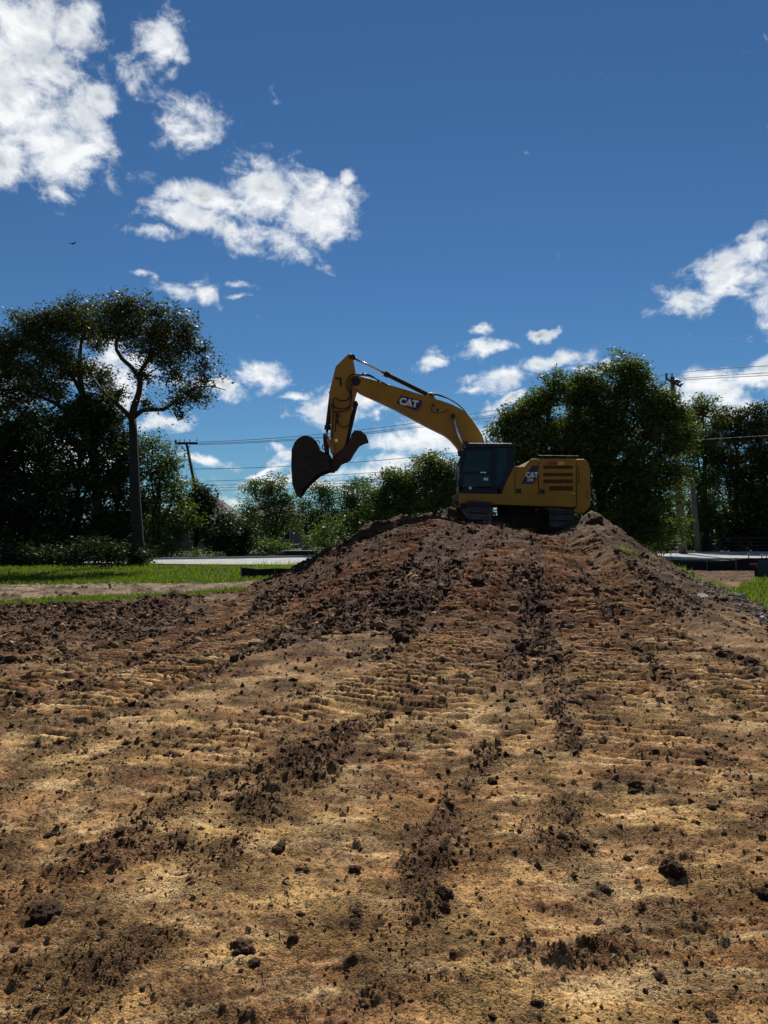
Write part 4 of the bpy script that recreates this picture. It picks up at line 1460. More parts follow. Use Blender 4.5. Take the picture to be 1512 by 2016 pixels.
# the second one, behind it to the left
T2 = [(60, 650, 42, 42), (25, 690, 46, 46), (100, 668, 50, 38), (160, 625, 50, 38), (120, 705, 60, 34), (50, 735, 56, 36), (175, 660, 38, 32), (150, 735, 40, 30), (95, 760, 50, 28), (20, 780, 50, 26), (195, 745, 36, 30), (-20, 700, 50, 50), (205, 790, 40, 24), (130, 640, 40, 36, 1.5), (90, 625, 30, 30), (15, 740, 40, 30, 1.5)]
L2 = [([(196, 1112), (192, 1000), (186, 900), (175, 830), (163, 780), (157, 740), (157, 700), (162, 660)], [11, 9, 8.5, 8, 6.5, 5, 4, 2]),
      ([(163, 780), (145, 745), (125, 722), (100, 700)], [4.4, 3.6, 2.8, 1.4]),
      ([(175, 832), (140, 815), (110, 795), (75, 778), (40, 766), (5, 770)], [5.5, 4.6, 3.8, 3, 2.2, 1.2]),
      ([(178, 840), (205, 812), (225, 800)], [4, 2.6, 1.2])]
tree('oak_tree', 'broad dark crowned tree leaning over the left edge, left of the bare trunk', 'tree', 196, 48, T2, 3.0, .16, 'leaf_oak', 2, L2)
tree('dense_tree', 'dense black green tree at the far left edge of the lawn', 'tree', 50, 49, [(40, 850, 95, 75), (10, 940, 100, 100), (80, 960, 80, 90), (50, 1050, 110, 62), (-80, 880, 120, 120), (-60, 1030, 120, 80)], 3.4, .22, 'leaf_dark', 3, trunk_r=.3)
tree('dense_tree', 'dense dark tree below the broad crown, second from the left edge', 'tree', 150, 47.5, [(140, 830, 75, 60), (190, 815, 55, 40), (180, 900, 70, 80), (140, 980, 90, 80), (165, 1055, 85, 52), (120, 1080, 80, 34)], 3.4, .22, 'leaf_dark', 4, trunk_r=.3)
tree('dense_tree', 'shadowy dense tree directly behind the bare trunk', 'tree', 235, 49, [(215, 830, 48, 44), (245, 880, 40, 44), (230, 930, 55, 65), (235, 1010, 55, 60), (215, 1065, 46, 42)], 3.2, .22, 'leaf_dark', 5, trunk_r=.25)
tree('loose_tree', 'looser green tree just right of the bare trunk', 'tree', 312, 51, [(300, 885, 32, 32), (335, 905, 28, 30), (305, 935, 46, 38), (345, 960, 38, 40), (300, 990, 48, 44), (350, 1015, 44, 40), (320, 1045, 50, 30)], 2.3, .2, 'leaf_mid', 6, trunk_r=.2)
tree('loose_tree', 'small rounded dark tree below the leaning pole', 'tree', 388, 54, [(400, 965, 30, 24), (375, 990, 34, 32), (415, 1000, 26, 28), (390, 1025, 42, 28)], 3.0, .2, 'leaf_dark', 7, trunk_r=.2)
tree('bush', 'light green arching bush behind the foot of the bare trunk', 'bush', 300, 49.5, [(290, 1078, 64, 30), (250, 1085, 34, 24), (335, 1085, 30, 22)], 2.6, .15, 'leaf_light', 8, trunk_r=.06, zmin=.0)
tree('bush', 'dark rounded shrub beyond the road right of the small tree', 'bush', 455, 54, [(450, 1045, 46, 34), (475, 1060, 34, 32), (430, 1072, 30, 26), (460, 1080, 50, 22)], 3.0, .19, 'leaf_dark', 9, trunk_r=.1, zmin=0)
tree('thin_tree', 'thin airy tree with sky showing through left of the bucket', 'tree', 540, 62, [(535, 952, 34, 22), (500, 968, 32, 22), (560, 975, 40, 28), (520, 1000, 46, 28), (570, 1015, 34, 30), (530, 1040, 42, 26), (490, 1010, 22, 34)], 2.2, .18, 'leaf_light', 10, trunk_r=.16)
tree('thin_tree', 'thin airy tree in the gap right of the bucket', 'tree', 640, 62, [(632, 962, 26, 20), (652, 985, 30, 26), (620, 1005, 34, 28), (655, 1025, 34, 30), (612, 1042, 30, 26)], 2.4, .18, 'leaf_light', 11, trunk_r=.15)
tree('thin_tree', 'slim tree just left of the dense green wood behind the arm', 'tree', 702, 61, [(704, 958, 24, 22), (690, 985, 26, 26), (720, 1000, 28, 28), (695, 1025, 34, 30)], 3.0, .18, 'leaf_light', 12, trunk_r=.15)
tree('green_tree', 'leafy green tree left of the cab, lower of the two', 'tree', 765, 58, [(770, 945, 34, 30), (745, 975, 34, 34), (790, 975, 44, 36), (760, 1015, 60, 30)], 4.2, .18, 'leaf_light', 13, trunk_r=.22)
tree('green_tree', 'tall leafy green tree between the arm and the cab', 'tree', 850, 57, [(845, 920, 30, 26), (880, 925, 28, 32), (825, 950, 44, 34), (870, 965, 50, 40), (840, 1005, 70, 34), (905, 990, 40, 50)], 4.2, .18, 'leaf_mid', 14, trunk_r=.25)
tree('round_tree', 'great round topped tree rising above the digger engine', 'tree', 1185, 51, [
    (1225, 738, 52, 42), (1240, 775, 55, 44), (1170, 775, 46, 42), (1135, 770, 38, 38), (1290, 790, 40, 34), (1320, 815, 44, 34), (1190, 825, 70, 50), (1270, 850, 70, 54),
    (1140, 850, 60, 56), (1340, 860, 36, 44), (1200, 900, 90, 60), (1290, 930, 70, 60), (1130, 940, 70, 60), (1230, 985, 90, 60), (1272, 985, 44, 56), (1180, 1040, 90, 45), (1280, 1045, 80, 42)], 4.4, .20, 'leaf_mid', 15, trunk_r=.5, depth=.6)
tree('round_tree', 'lower rounded tree rising just behind the cab roof', 'tree', 1050, 50, [
    (1090, 768, 36, 34), (1055, 800, 44, 36), (1015, 822, 36, 32), (992, 852, 34, 32), (1075, 845, 60, 44), (1020, 885, 52, 42), (1100, 900, 60, 56), (1040, 950, 70, 50), (1000, 930, 34, 44), (1080, 1010, 80, 50)], 4.4, .20, 'leaf_mid', 16, trunk_r=.4, depth=.6)
tree('airy_tree', 'airy tree just right of the tall pole', 'tree', 1390, 66, [(1385, 803, 32, 24), (1362, 830, 30, 28), (1405, 840, 30, 32), (1380, 880, 48, 40), (1372, 950, 50, 50), (1390, 1020, 56, 50)], 3.6, .22, 'leaf_mid', 17, trunk_r=.3)
tree('airy_tree', 'dense dark tree between the airy one and the right edge', 'tree', 1445, 67, [(1432, 825, 26, 22), (1455, 850, 38, 36), (1425, 900, 44, 50), (1460, 950, 50, 60), (1430, 1020, 60, 56), (1470, 1060, 60, 34)], 4.0, .22, 'leaf_oak', 18, trunk_r=.3)
tree('airy_tree', 'dark tree cut off by the right edge of the picture', 'tree', 1505, 66, [(1490, 818, 32, 26), (1520, 840, 40, 40), (1500, 890, 46, 50), (1530, 960, 60, 70), (1495, 1000, 44, 60), (1520, 1050, 60, 50), (1590, 880, 60, 80), (1600, 1000, 70, 90)], 4.0, .22, 'leaf_oak', 19, trunk_r=.3)
tree('shrub', 'bright green young shrub at the far verge left of the heap', 'shrub', 545, 55, [(540, 1075, 26, 18), (560, 1085, 22, 14), (520, 1082, 18, 16)], 2.4, .15, 'leaf_light', 20, trunk_r=.05, zmin=0)
tree('shrub', 'bright leafy sapling peeping over the left slope of the heap', 'shrub', 640, 50, [(640, 1050, 22, 26), (655, 1030, 16, 16), (625, 1070, 20, 18)], 2.0, .15, 'leaf_light', 21, trunk_r=.05, zmin=0)
tree('shrub', 'small leafy weed bush on the near kerb under the leaning pole', 'shrub', 386, 48.5, [(386, 1092, 13, 9), (398, 1095, 12, 6), (376, 1096, 10, 5)], 2.2, .10, 'leaf_light', 22, trunk_r=.03, zmin=0, twigs=False)
# the wood that closes the view behind everything
r = np.random.default_rng(30)
wl = []
for cx in range(-160, 1700, 46):
    hh = 1000 + 22 * math.sin(cx * .013) + r.uniform(-12, 12)
    if 330 < cx < 600: hh = 1030 + r.uniform(-8, 8)
    wl.append((cx, (hh + 1085) / 2, 42, (1085 - hh) / 2, r.uniform(-3, 3)))
me, n = leaf_mesh('far_wood', wl, 92, 2.6, .60, 'leaf_dark', r, 0)
TOTAL[0] += n
tag(add_obj('far_wood', me), kind='stuff')
# undergrowth along the foot of the trees beyond the road
wl = []
for cx in range(640, 1700, 34):
    Yd = 64 if cx > 900 else 60
    wl.append((cx, 1072 + r.uniform(-6, 6), 26, 22 + r.uniform(-5, 6), r.uniform(0, 3)))
me, n = leaf_mesh('undergrowth', wl, 66, 2.2, .22, 'leaf_dark', r, 0)
TOTAL[0] += n
tag(add_obj('undergrowth', me), kind='stuff')
wl = []
for cx in range(-60, 290, 26):
    wl.append((cx, 1098 + r.uniform(-8, 4), 24, 22 + r.uniform(-5, 6), r.uniform(-.4, .6)))
me, n = leaf_mesh('undergrowth', wl, 38.2, 3.6, .15, 'leaf_dark', r, 0)
TOTAL[0] += n
tag(add_obj('undergrowth', me), kind='stuff')
# taller weeds where lawn meets road, by the silt fence, on the heap and at the right
wx = np.concatenate([r.uniform(gx_at(490, 33), gx_at(600, 33), 500), r.uniform(gx_at(280, 36), gx_at(600, 36), 700), r.normal(gx_at(272, 37.6), .6, 160), r.uniform(gx_at(1440, 18), gx_at(1560, 18), 260)])
wy = np.concatenate([r.uniform(31, 35, 500), r.uniform(35.4, 37, 700), r.normal(37.6, .3, 160), r.uniform(15, 24, 260)])
wh = np.concatenate([r.uniform(.1, .55, 500), r.uniform(.08, .28, 700), r.uniform(.15, .4, 160), r.uniform(.08, .22, 260)])
tag(add_obj('tall_weeds', blades('tall_weeds', wx, wy, wh, .012, 'weed', r, .25)), kind='stuff')
g0 = gpt(1236, 1092)
wx, wy = r.normal(g0[0], .12, 60), r.normal(g0[1], .1, 60)
o = add_obj('weed_tuft', blades('weed_tuft', wx, wy, r.uniform(.08, .2, 60), .012, 'weed', r, .6))
tag(o, 'small bright green weed tuft growing on the right shoulder of the heap', 'weed')


# ------------------------------------------------------------------ the excavator
YC, YN, YF = 28.0, 26.6, 29.4
UC = P(1020, 1035, YC)
ex = empty('excavator', (UC.x, YC, 1.55))
tag(ex, 'yellow tracked excavator with dark cab and raised arm on top of the dirt heap', 'excavator')


def PP(px, Yp):
    return [(P(a, b_, Yp).x, P(a, b_, Yp).z) for a, b_ in px]


def tracks():
    TILT = R(3.6)
    L, H, W = 4.7, 1.02, .80
    yc = 28.0
    for px_c, ztop_px in ((945.5, 988.5), (1105.5, 1003)):
        yn = yc - L / 2
        top = P(px_c, ztop_px, yn + .5)
        C = Vector((P(px_c, 1000, yn).x, yc, top.z - H / 2 + .02))
        RT = Matrix.Rotation(TILT, 3, 'Y')

        def W3(x, y, z):
            return C + RT @ Vector((x, y, z))
        r = H / 2 - .05
        s = L / 2 - H / 2
        per = 4 * s + 2 * math.pi * r
        n = 48
        # chain frame
        prof = []
        for i in range(13):
            a = -math.pi / 2 + math.pi * i / 12
            prof.append((s + math.cos(a) * (r - .10), math.sin(a) * (r - .10)))
        for i in range(13):
            a = math.pi / 2 + math.pi * i / 12
            prof.append((-s + math.cos(a) * (r - .10), math.sin(a) * (r - .10)))
        m = MB()
        k = len(prof)
        v = [W3(-.24, p[0], p[1]) for p in prof] + [W3(.24, p[0], p[1]) for p in prof]
        m.add(v, [tuple(range(k)), tuple(range(2 * k - 1, k - 1, -1))] + [((i + 1) % k, i, k + i, k + (i + 1) % k) for i in range(k)])
        fr = m.build('track', 'under', ex)
        # one shoe: plate with three grouser bars, shared by all
        sh = MB()
        pitch = per / n
        sh.box((0, 0, 0), (W, pitch * .93, .03))
        for q in (-.36, 0, .36):
            sh.box((0, q * pitch, .035), (W, .022, .05))
        me = sh.build('track_shoe', 'track', None, org=(0, 0, 0)).data
        first = bpy.data.objects['track_shoe'] if px_c < 1000 else bpy.data.objects[-1] if False else None
        tmp = [o for o in bpy.data.objects if o.data == me][0]
        bpy.data.objects.remove(tmp)
        for i in range(n):
            t = (i + .5) * pitch
            if t < 2 * s:
                y_, z_, a = -s + t, r, 0
            elif t < 2 * s + math.pi * r:
                q = (t - 2 * s) / r
                y_, z_, a = s + math.sin(q) * r, math.cos(q) * r, -q
            elif t < 4 * s + math.pi * r:
                y_, z_, a = s - (t - 2 * s - math.pi * r), -r, math.pi
            else:
                q = (t - 4 * s - math.pi * r) / r
                y_, z_, a = -s - math.sin(q) * r, -math.cos(q) * r, math.pi - q
            o = bpy.data.objects.new('track_shoe', me)
            COL.objects.link(o)
            o.parent = fr
            wp = W3(0, y_, z_)
            o.location = wp - Vector(ex.location)
            o.rotation_euler = (RT @ Matrix.Rotation(a, 3, 'X') @ Matrix.Rotation(random.uniform(-.02, .02), 3, 'Y')).to_euler()
        # rollers
        for i in range(7):
            y_ = -s + .3 + i * (2 * s - .6) / 6
            MB().tube([W3(-.28, y_, -r + .2), W3(.28, y_, -r + .2)], .12, 12).build('roller', 'under', fr)
        for y_, nm in ((-s, 'idler'), (s, 'sprocket')):
            MB().tube([W3(-.2, y_, 0), W3(.2, y_, 0)], r - .14, 20).build(nm, 'under', fr)


tracks()
xl, xr = P(955, 1000, 27).x, P(1096, 1000, 27).x
MB().box(((xl + xr) / 2, YC, 2.02), (xr - xl + .3, 1.6, .42)).build('car_body', 'under', ex, .04)
MB().tube([((xl + xr) / 2, YC, 2.2), ((xl + xr) / 2, YC, P(1000, 992, YC).z + .02)], .68, 28).build('swing_bearing', 'under', ex)

# house frame and side rail
MB().pprism([(905, 969.5), (1134, 975.5), (1134, 990), (905, 984)], YN, YN + .06, YF - .06).build('deck_frame', 'under', ex, .01)
MB().pprism([(904, 969.5), (1134.5, 976), (1134.5, 997), (1128, 999), (908, 991.5), (904, 988)], YN, YN - .02, YN + .14).build('side_rail', 'yellow', ex, .03, 3)
MB().pprism([(904, 969.5), (1134.5, 976), (1134.5, 999), (908, 991.5)], YN, YF - .16, YF).build('side_rail', 'yellow', ex, .03, 3)
MB().pprism([(906, 973), (918, 973), (918, 1001), (906, 999)], YN, YN + .02, YN + .5).build('front_step', 'rust', ex, .01)

# side panels, doors, hood
z = lambda px: P(1000, px, YN).z
MB().pprism([(1013.2, 919), (1013.2, 974), (987.5, 973), (989, 966), (1000, 940)], YN, YN, YN + .9).build('side_panel', 'yellow', ex, .02)
MB().pprism([(1014.6, 918.5), (1033, 918), (1046, 903.5), (1059.8, 902.8), (1059.8, 974), (1014.6, 973)], YN, YN + .003, YN + .12).build('engine_door', 'yellow', ex, .02, 3)
d2 = MB()
# second door built round its four louvre openings
openings = [(1069.6, 1127.6, 916.5, 923), (1069.6, 1127.6, 931, 937.6), (1069.6, 1127.6, 944, 951.5), (1081, 1127.6, 956.8, 966)]
X0, X1, ZT, ZB = 1061.2, 1133.8, 902.8, 975.5
rows = [ZT, 916.5, 923, 931, 937.6, 944, 951.5, 956.8, 966, ZB]
for a, b_ in ((0, 1), (2, 3), (4, 5), (6, 7), (8, 9)):
    d2.pprism([(X0, rows[a]), (X1, rows[a]), (X1, rows[b_]), (X0, rows[b_])], YN, YN + .003, YN + .08)
for (xa, xb, ya, yb) in openings:
    d2.pprism([(X0, ya), (xa, ya), (xa, yb), (X0, yb)], YN, YN + .003, YN + .08)
    d2.pprism([(xb, ya), (X1, ya), (X1, yb), (xb, yb)], YN, YN + .003, YN + .08)
door2 = d2.build('engine_door', 'yellow', ex)
for (xa, xb, ya, yb) in openings:
    g = MB().pprism([(xa, ya), (xb, ya), (xb, yb), (xa, yb)], YN, YN + .07, YN + .09).build('louvre', 'grille', door2)
    s = MB()
    for i in range(3):
        yy = ya + (yb - ya) * (i + .6) / 3.4
        s.pprism([(xa, yy), (xb, yy), (xb, yy + .7), (xa, yy + .7)], YN, YN + .02, YN + .07)
    for j in range(1, 4):
        xx = xa + (xb - xa) * j / 4
        s.pprism([(xx, ya), (xx + .7, ya), (xx + .7, yb), (xx, yb)], YN, YN + .025, YN + .065)
    s.build('louvre_slats', 'grille', door2)
MB().pprism([(1016, 918.8), (1033.5, 918.4), (1047, 904.2), (1133, 904), (1133, 973), (1016, 973)], YN, YN + .13, YF - .02).build('engine_hood', 'yellow', ex, .03)
MB().pprism([(1090, 900.6), (1133, 900.6), (1133, 904), (1088, 904)], YN, YN + .5, YF - .4).build('hood_cover', 'black', ex, .01)
MB().tube([P(1139, 903, YN + .6), P(1139, 898, YN + .6), P(1060, 897, YN + .6), P(1058, 903, YN + .6)], .015, 6).build('handrail', 'black', ex)
# far side flank and right-hand boxes
MB().pprism([(930, 930), (1013, 930), (1013, 968), (930, 968)], YF, YF - .9, YF - .01).build('tank', 'yellow', ex, .03)
# latches
MB().pprism([(1016.2, 961.8), (1026.2, 961.8), (1026.2, 971), (1016.2, 971)], YN, YN - .01, YN + .01).build('door_latch', 'black', ex, .004)
MB().pprism([(1062.6, 963), (1072.6, 963), (1072.6, 972), (1062.6, 972)], YN, YN - .01, YN + .01).build('door_latch', 'black', ex, .004)
# counterweight
cw = MB().pprism([(1135.2, 903.4), (1150, 903.4), (1156, 906.5), (1160.5, 914), (1162, 925), (1163, 965), (1163.2, 994), (1158, 1003), (1149, 1011), (1130, 1012), (1128, 1004), (1135.2, 998)], YN, YN + .004, YF - .004)
cwo = cw.build('counterweight', 'yellow', ex, .085, 4)
for p_ in cwo.data.polygons: p_.use_smooth = False
mm = MB()
for i in range(4):
    o = i * 4.6
    mm.pprism([(1152, 963 + o), (1161, 968 + o), (1161, 970.4 + o), (1152, 965.4 + o)], YN, YN - .002, YN + .004)
mm.build('warning_stripes', 'decal_red', cwo)
for i, ch in enumerate('0256'):
    c = P(1139.6, 923.5 + 8.3 * i, YN)
    text_mesh(ch, 'number', 'decal', cwo, (c.x, YN - .001, c.z), .155, .003, bold=.004)
# decal on the door
dec = MB().pprism([(1025.5, 952.5), (1047, 916.6), (1058.6, 916.6), (1058.6, 938), (1048.5, 953)], YN, YN - .004, YN + .004).build('decal', 'decal', ex)
MB().pprism([(1058.6, 938.5), (1058.6, 944), (1052, 953), (1049.3, 953)], YN, YN - .004, YN + .004).build('decal_corner', 'decal_red', ex)
c = P(1047, 935.2, YN)
text_mesh('CAT', 'lettering', 'decal_white', dec, (c.x, YN - .006, c.z), .235, .003, bold=.012, xs=.92)
MB().pprism([(1043.3, 940), (1047.0, 935.5), (1050.6, 940)], YN, YN - .014, YN - .011).build('emblem', 'decal_yellow', dec)
c = P(1043.6, 945.2, YN)
text_mesh('330', 'lettering', 'decal_white', dec, (c.x, YN - .006, c.z), .145, .003, bold=.004)
# striped sticker above the louvres
st = MB().pprism([(1079.5, 909.2), (1095, 909.2), (1098, 912), (1095, 915), (1079.5, 915)], YN, YN - .004, YN + .004).build('sticker', 'decal_red', ex)
MB().pprism([(1097, 908.4), (1110.6, 908.4), (1110.6, 916), (1097, 916), (1100, 912)], YN, YN - .004, YN + .004).build('sticker_end', 'decal_yellow', st)
MB().pprism([(1126, 969), (1133, 971), (1133, 973), (1126, 971.4)], YN, YN - .004, YN + .004).build('small_sticker', 'decal_yellow', ex)

# ---- cab: built from pillars with real openings, panes in them
CY0, CY1 = YN - .03, YN + 1.0


def cabpiece(px, y0, y1, name='cab_frame', mat='navy', bev=.015):
    return MB().pprism(px, YN, y0, y1).build(name, mat, cab, bev)


cab = MB().pprism([(922, 872.6), (1008, 873.4), (1013, 876.5), (1013, 882), (916, 882), (917, 876)], YN, CY0, CY1).build('cab', 'navy', ex, .03, 3)
roofcap = MB().pprism([(926, 871.4), (1006, 872.2), (1008, 873.6), (922, 872.8)], YN, CY0 + .08, CY1 - .08).build('roof_hatch', 'white', cab, .01)
for (y0, y1, side) in ((CY0, CY0 + .07, 0), (CY1 - .07, CY1, 1)):
    cabpiece([(904, 912), (916, 882), (920, 882), (913, 915), (912, 965), (903, 968)], y0, y1, 'front_pillar')
    cabpiece([(903, 958), (986, 962), (984, 973), (903, 971)], y0, y1, 'door_sill')
    cabpiece([(966.5, 882), (977.5, 882), (977.5, 962), (966.5, 962)], y0, y1, 'middle_pillar')
    cabpiece([(912, 928.3), (966.5, 928.3), (966.5, 933.5), (912, 933.5)], y0, y1, 'door_rail')
    cabpiece([(1000, 882), (1013, 882), (1013, 918.5), (1000, 940), (988.5, 966), (978.5, 973), (977.5, 962), (988, 945), (998, 922), (1001, 900)], y0, y1, 'rear_pillar')
    cabpiece([(912, 882), (966.5, 882), (966.5, 886), (913, 886)], y0, y1, 'roof_rail')
    t0 = y0 + .03
    MB().pprism([(913, 886), (966.5, 886), (966.5, 928.3), (912.5, 928.3)], YN, t0, t0 + .008).build('upper_window', 'glass', cab)
    MB().pprism([(912, 933.5), (966.5, 933.5), (966.5, 958), (911.5, 958)], YN, t0, t0 + .008).build('lower_window', 'glass', cab)
    MB().pprism([(977.5, 882), (1000, 882), (1001, 900), (998, 922), (988, 945), (977.5, 962)], YN, t0, t0 + .008).build('rear_side_window', 'glass', cab)
cabpiece([(903, 958), (914, 958), (914, 971), (903, 971)], CY0 + .08, CY1 - .08, 'nose')
MB().pprism([(906, 912), (917, 884), (918.2, 884), (907.4, 912)], YN, CY0 + .08, CY1 - .08).build('windscreen', 'glass', cab)
MB().pprism([(904.4, 914), (906.4, 914), (906.4, 958), (904.4, 958)], YN, CY0 + .08, CY1 - .08).build('windscreen', 'glass', cab)
cabpiece([(904, 968), (986, 970), (986, 973), (904, 971)], CY0 + .05, CY1 - .05, 'cab_floor', 'under')
MB().pprism([(986, 930), (1010, 930), (1010, 970), (986, 970)], YN, CY0 + .12, CY1 - .05).build('rear_bulkhead', 'navy', cab)
seat = MB().pprism([(947, 945), (972, 944), (972, 950), (948, 951)], YN, CY0 + .28, CY0 + .78).build('seat', 'seat', cab, .03)
MB().pprism([(966, 945), (973, 945), (978, 905), (971, 903)], YN, CY0 + .30, CY0 + .76).build('seat_back', 'seat', cab, .03)
MB().pprism([(971, 901), (977, 901), (979, 893), (973, 892)], YN, CY0 + .40, CY0 + .66).build('headrest', 'seat', cab, .02)
MB().pprism([(950, 952), (970, 952), (968, 968), (953, 968)], YN, CY0 + .33, CY0 + .73).build('seat_base', 'under', cab)
MB().pprism([(935, 934), (960, 932), (960, 942), (936, 944)], YN, CY0 + .80, CY0 + .92).build('console', 'seat', cab, .02)
MB().pprism([(918, 922), (926, 918), (928, 930), (920, 934)], YN, CY0 + .75, CY0 + .92).build('monitor', 'black', cab, .01)
for yy in (.40, .62):
    MB().tube([P(925, 968, CY0 + yy), P(921, 938, CY0 + yy), P(924, 934, CY0 + yy)], .018, 6).build('travel_lever', 'chrome', cab)
MB().pprism([(923, 958.8), (928, 958.8), (928, 963.4), (923, 963.4)], YN, CY0 - .006, CY0 - .002).build('sticker', 'decal_white', cab)
MB().pprism([(952, 940.5), (961, 940.5), (961, 946), (952, 946)], YN, CY0 + .020, CY0 + .026).build('window_sticker', 'white', cab)
MB().pprism([(946, 929.4), (950, 929.4), (950, 931.2), (946, 931.2)], YN, CY0 - .008, CY0).build('handle', 'chrome', cab)
MB().pprism([(952, 929.4), (956.5, 929.4), (956.5, 931.2), (952, 931.2)], YN, CY0 - .008, CY0).build('handle', 'chrome', cab)
MB().tube([P(919.5, 903, CY0 + .2), P(922.5, 912, CY0 + .2), P(920, 918, CY0 + .2), P(923, 927, CY0 + .2)], .012, 5).build('wiper', 'chrome', cab)
MB().tube([P(980, 893, CY0 + .5), P(990, 908, CY0 + .5), P(980, 923, CY0 + .5)], .012, 5).build('seat_belt', 'decal_white', cab)
# grab rail, mirror and work lights on the front corner
MB().tube([P(903.5, 962, CY0 - .05), P(901.5, 940, CY0 - .08), P(902, 915, CY0 - .08), P(908, 896, CY0 - .05)], .016, 6).build('grab_rail', 'black', cab)
MB().pprism([(899.5, 889), (909, 888), (910, 899), (901, 900)], YN, CY0 - .22, CY0 - .12).build('mirror', 'black', cab, .015)
MB().tube([P(906, 893, CY0 - .15), P(915, 886, CY0)], .012, 5).build('mirror_arm', 'black', cab)
MB().box(P(916, 872, CY0 + .2), (.14, .10, .10)).build('work_light', 'black', cab, .01)
MB().box(P(916, 872, CY1 - .2), (.14, .10, .10)).build('work_light', 'black', cab, .01)

# ---- boom
BY = YC + .05
bt = [(699.5, 741), (703.7, 740), (714.6, 744), (735, 749.5), (758, 757), (800, 769.5), (845.5, 784), (868, 790.5), (889, 798), (905, 806), (915, 813), (924, 822), (933, 834), (941, 846), (948, 858), (953, 873), (968, 915), (972, 935), (966, 944)]
bb = [(955, 946), (948, 938), (930, 915), (916, 900), (906, 891), (899, 880), (886, 865), (875, 857), (863, 851), (845, 842), (824, 831), (800, 818), (776, 805), (745, 790.5), (714.6, 777), (707, 773), (699, 766), (697, 752)]
boom = MB().pprism(bt + bb, YC, BY - .26, BY + .26).build('boom', 'yellow', ex, .018)
for yy in (BY - .272, BY + .262):
    MB().tube([P(702.5, 751, yy), P(702.5, 751, yy).copy() + Vector((0, .02, 0))], .10, 16).build('boom_pin', 'rust', boom)
# seams and hard points
MB().pprism([(850, 797), (853, 797), (855, 802), (851, 803)], YC, BY - .275, BY - .262).build('bracket', 'rust', boom)
MB().pprism([(858, 807), (862, 806), (863, 812), (859, 813)], YC, BY - .275, BY - .262).build('bracket', 'rust', boom)
# decal on boom
yb = BY - .265
dA = PP([(780, 794), (789.5, 778.6), (832, 789), (828, 800), (818, 808.6)], YC - .21)
decb = MB().prism(dA, yb, yb + .004).build('decal', 'decal', boom)
MB().prism(PP([(818.6, 808.8), (828.4, 800.4), (832, 789.4), (831, 801), (824, 809.6)], YC - .21), yb, yb + .004).build('decal_corner', 'decal_red', boom)
c = P(804.5, 793.2, YC - .21)
ang = math.atan2(-(797.5 - 789.5), 826 - 787)
text_mesh('CAT', 'lettering', 'decal_white', decb, (c.x, yb - .003, c.z), .345, .003, rot=(R(90), -ang, 0), bold=.018, xs=1.0)
MB().prism(PP([(799.5, 798), (804, 793.3), (807.8, 800.2)], YC - .21), yb - .012, yb - .008).build('emblem', 'decal_yellow', decb)
# lug for the stick cylinder on top of the boom
MB().pprism([(836, 781), (842, 773.5), (850, 775), (860, 789), (845, 785)], YC, BY - .09, BY + .09).build('cylinder_lug', 'yellow_worn', boom, .01)

# ---- stick (dipper)
SY = YC + .05
stick = MB().pprism([(689, 698), (692, 698.5), (694.5, 703), (700.6, 735.5), (704, 752), (702.5, 771), (694, 801), (684, 858), (679, 879.5), (673, 893), (667, 899), (656, 899), (651, 890), (650.5, 879.5), (651, 814), (649, 772.6), (654, 752), (657, 740), (660, 727), (662, 722), (684, 700.5)], YC, SY - .19, SY + .19).build('stick', 'yellow', ex, .018)
MB().tube([P(691, 703, SY - .26), P(691, 703, SY + .26)], .07, 12).build('pin', 'rust', stick)
MB().tube([P(701, 751, SY - .30), P(701, 751, SY + .30)], .16, 16).build('pin', 'black', stick)
for yy in (SY - .225, SY + .185):
    MB().pprism([(693, 737), (704, 737), (711, 747), (708, 766), (696, 768), (690, 752)], YC, yy, yy + .04).build('boom_cheek', 'yellow_worn', stick, .005)
MB().tube([P(662, 867, SY - .21), P(662, 867, SY + .21)], .06, 10).build('pin', 'chrome', stick)

# ---- cylinders
def cylinder(a, b_, split, yy, r0, r1, names=('barrel', 'rod'), barrel_first=True, parent=ex, nm='arm_cylinder'):
    A, B = P(*a, yy), P(*b_, yy)
    S = A.lerp(B, split)
    br = (A, S) if barrel_first else (S, B)
    rd = (S, B) if barrel_first else (A, S)
    o = MB().tube([br[0], br[1]], r0, 14).build(nm, 'black', parent, smooth=False)
    MB().tube([rd[0], rd[1]], r1, 12).build('rod', 'chrome', o, smooth=True)
    hd = S + (br[0] - S).normalized() * .16 if barrel_first else S + (br[1] - S).normalized() * .16
    MB().tube([S, hd], r0 * 1.35, 14).build('gland', 'black', o)
    for q in (A, B):
        MB().tube([q + Vector((0, -.07, 0)), q + Vector((0, .07, 0))], r0 * (1.2 if nm != 'boom_cylinder' else .8), 12).build('eye', 'rust', o)
    return o


cylinder((846, 779), (694, 703.5), .585, YC + .05, .085, .045, nm='arm_cylinder')
cylinder((935, 960), (891.5, 819), .45, YC - .32, .10, .055, nm='boom_cylinder')
cylinder((935, 960), (891.5, 819), .45, YC + .42, .10, .055, nm='boom_cylinder')
cylinder((653, 774), (642, 864), .80, YC + .05, .085, .05, nm='bucket_cylinder')
cylinder((700.5, 796), (680, 884), .94, YC + .05, .075, .045, nm='thumb_cylinder')
MB().pprism([(648, 772), (660, 766), (661, 778), (652, 782)], YC, SY - .10, SY + .10).build('cylinder_lug', 'yellow_worn', stick, .01)
MB().pprism([(692, 788), (703, 790), (705, 798), (697, 801), (690, 800)], YC, SY - .10, SY + .10).build('cylinder_lug', 'rust', stick, .01)

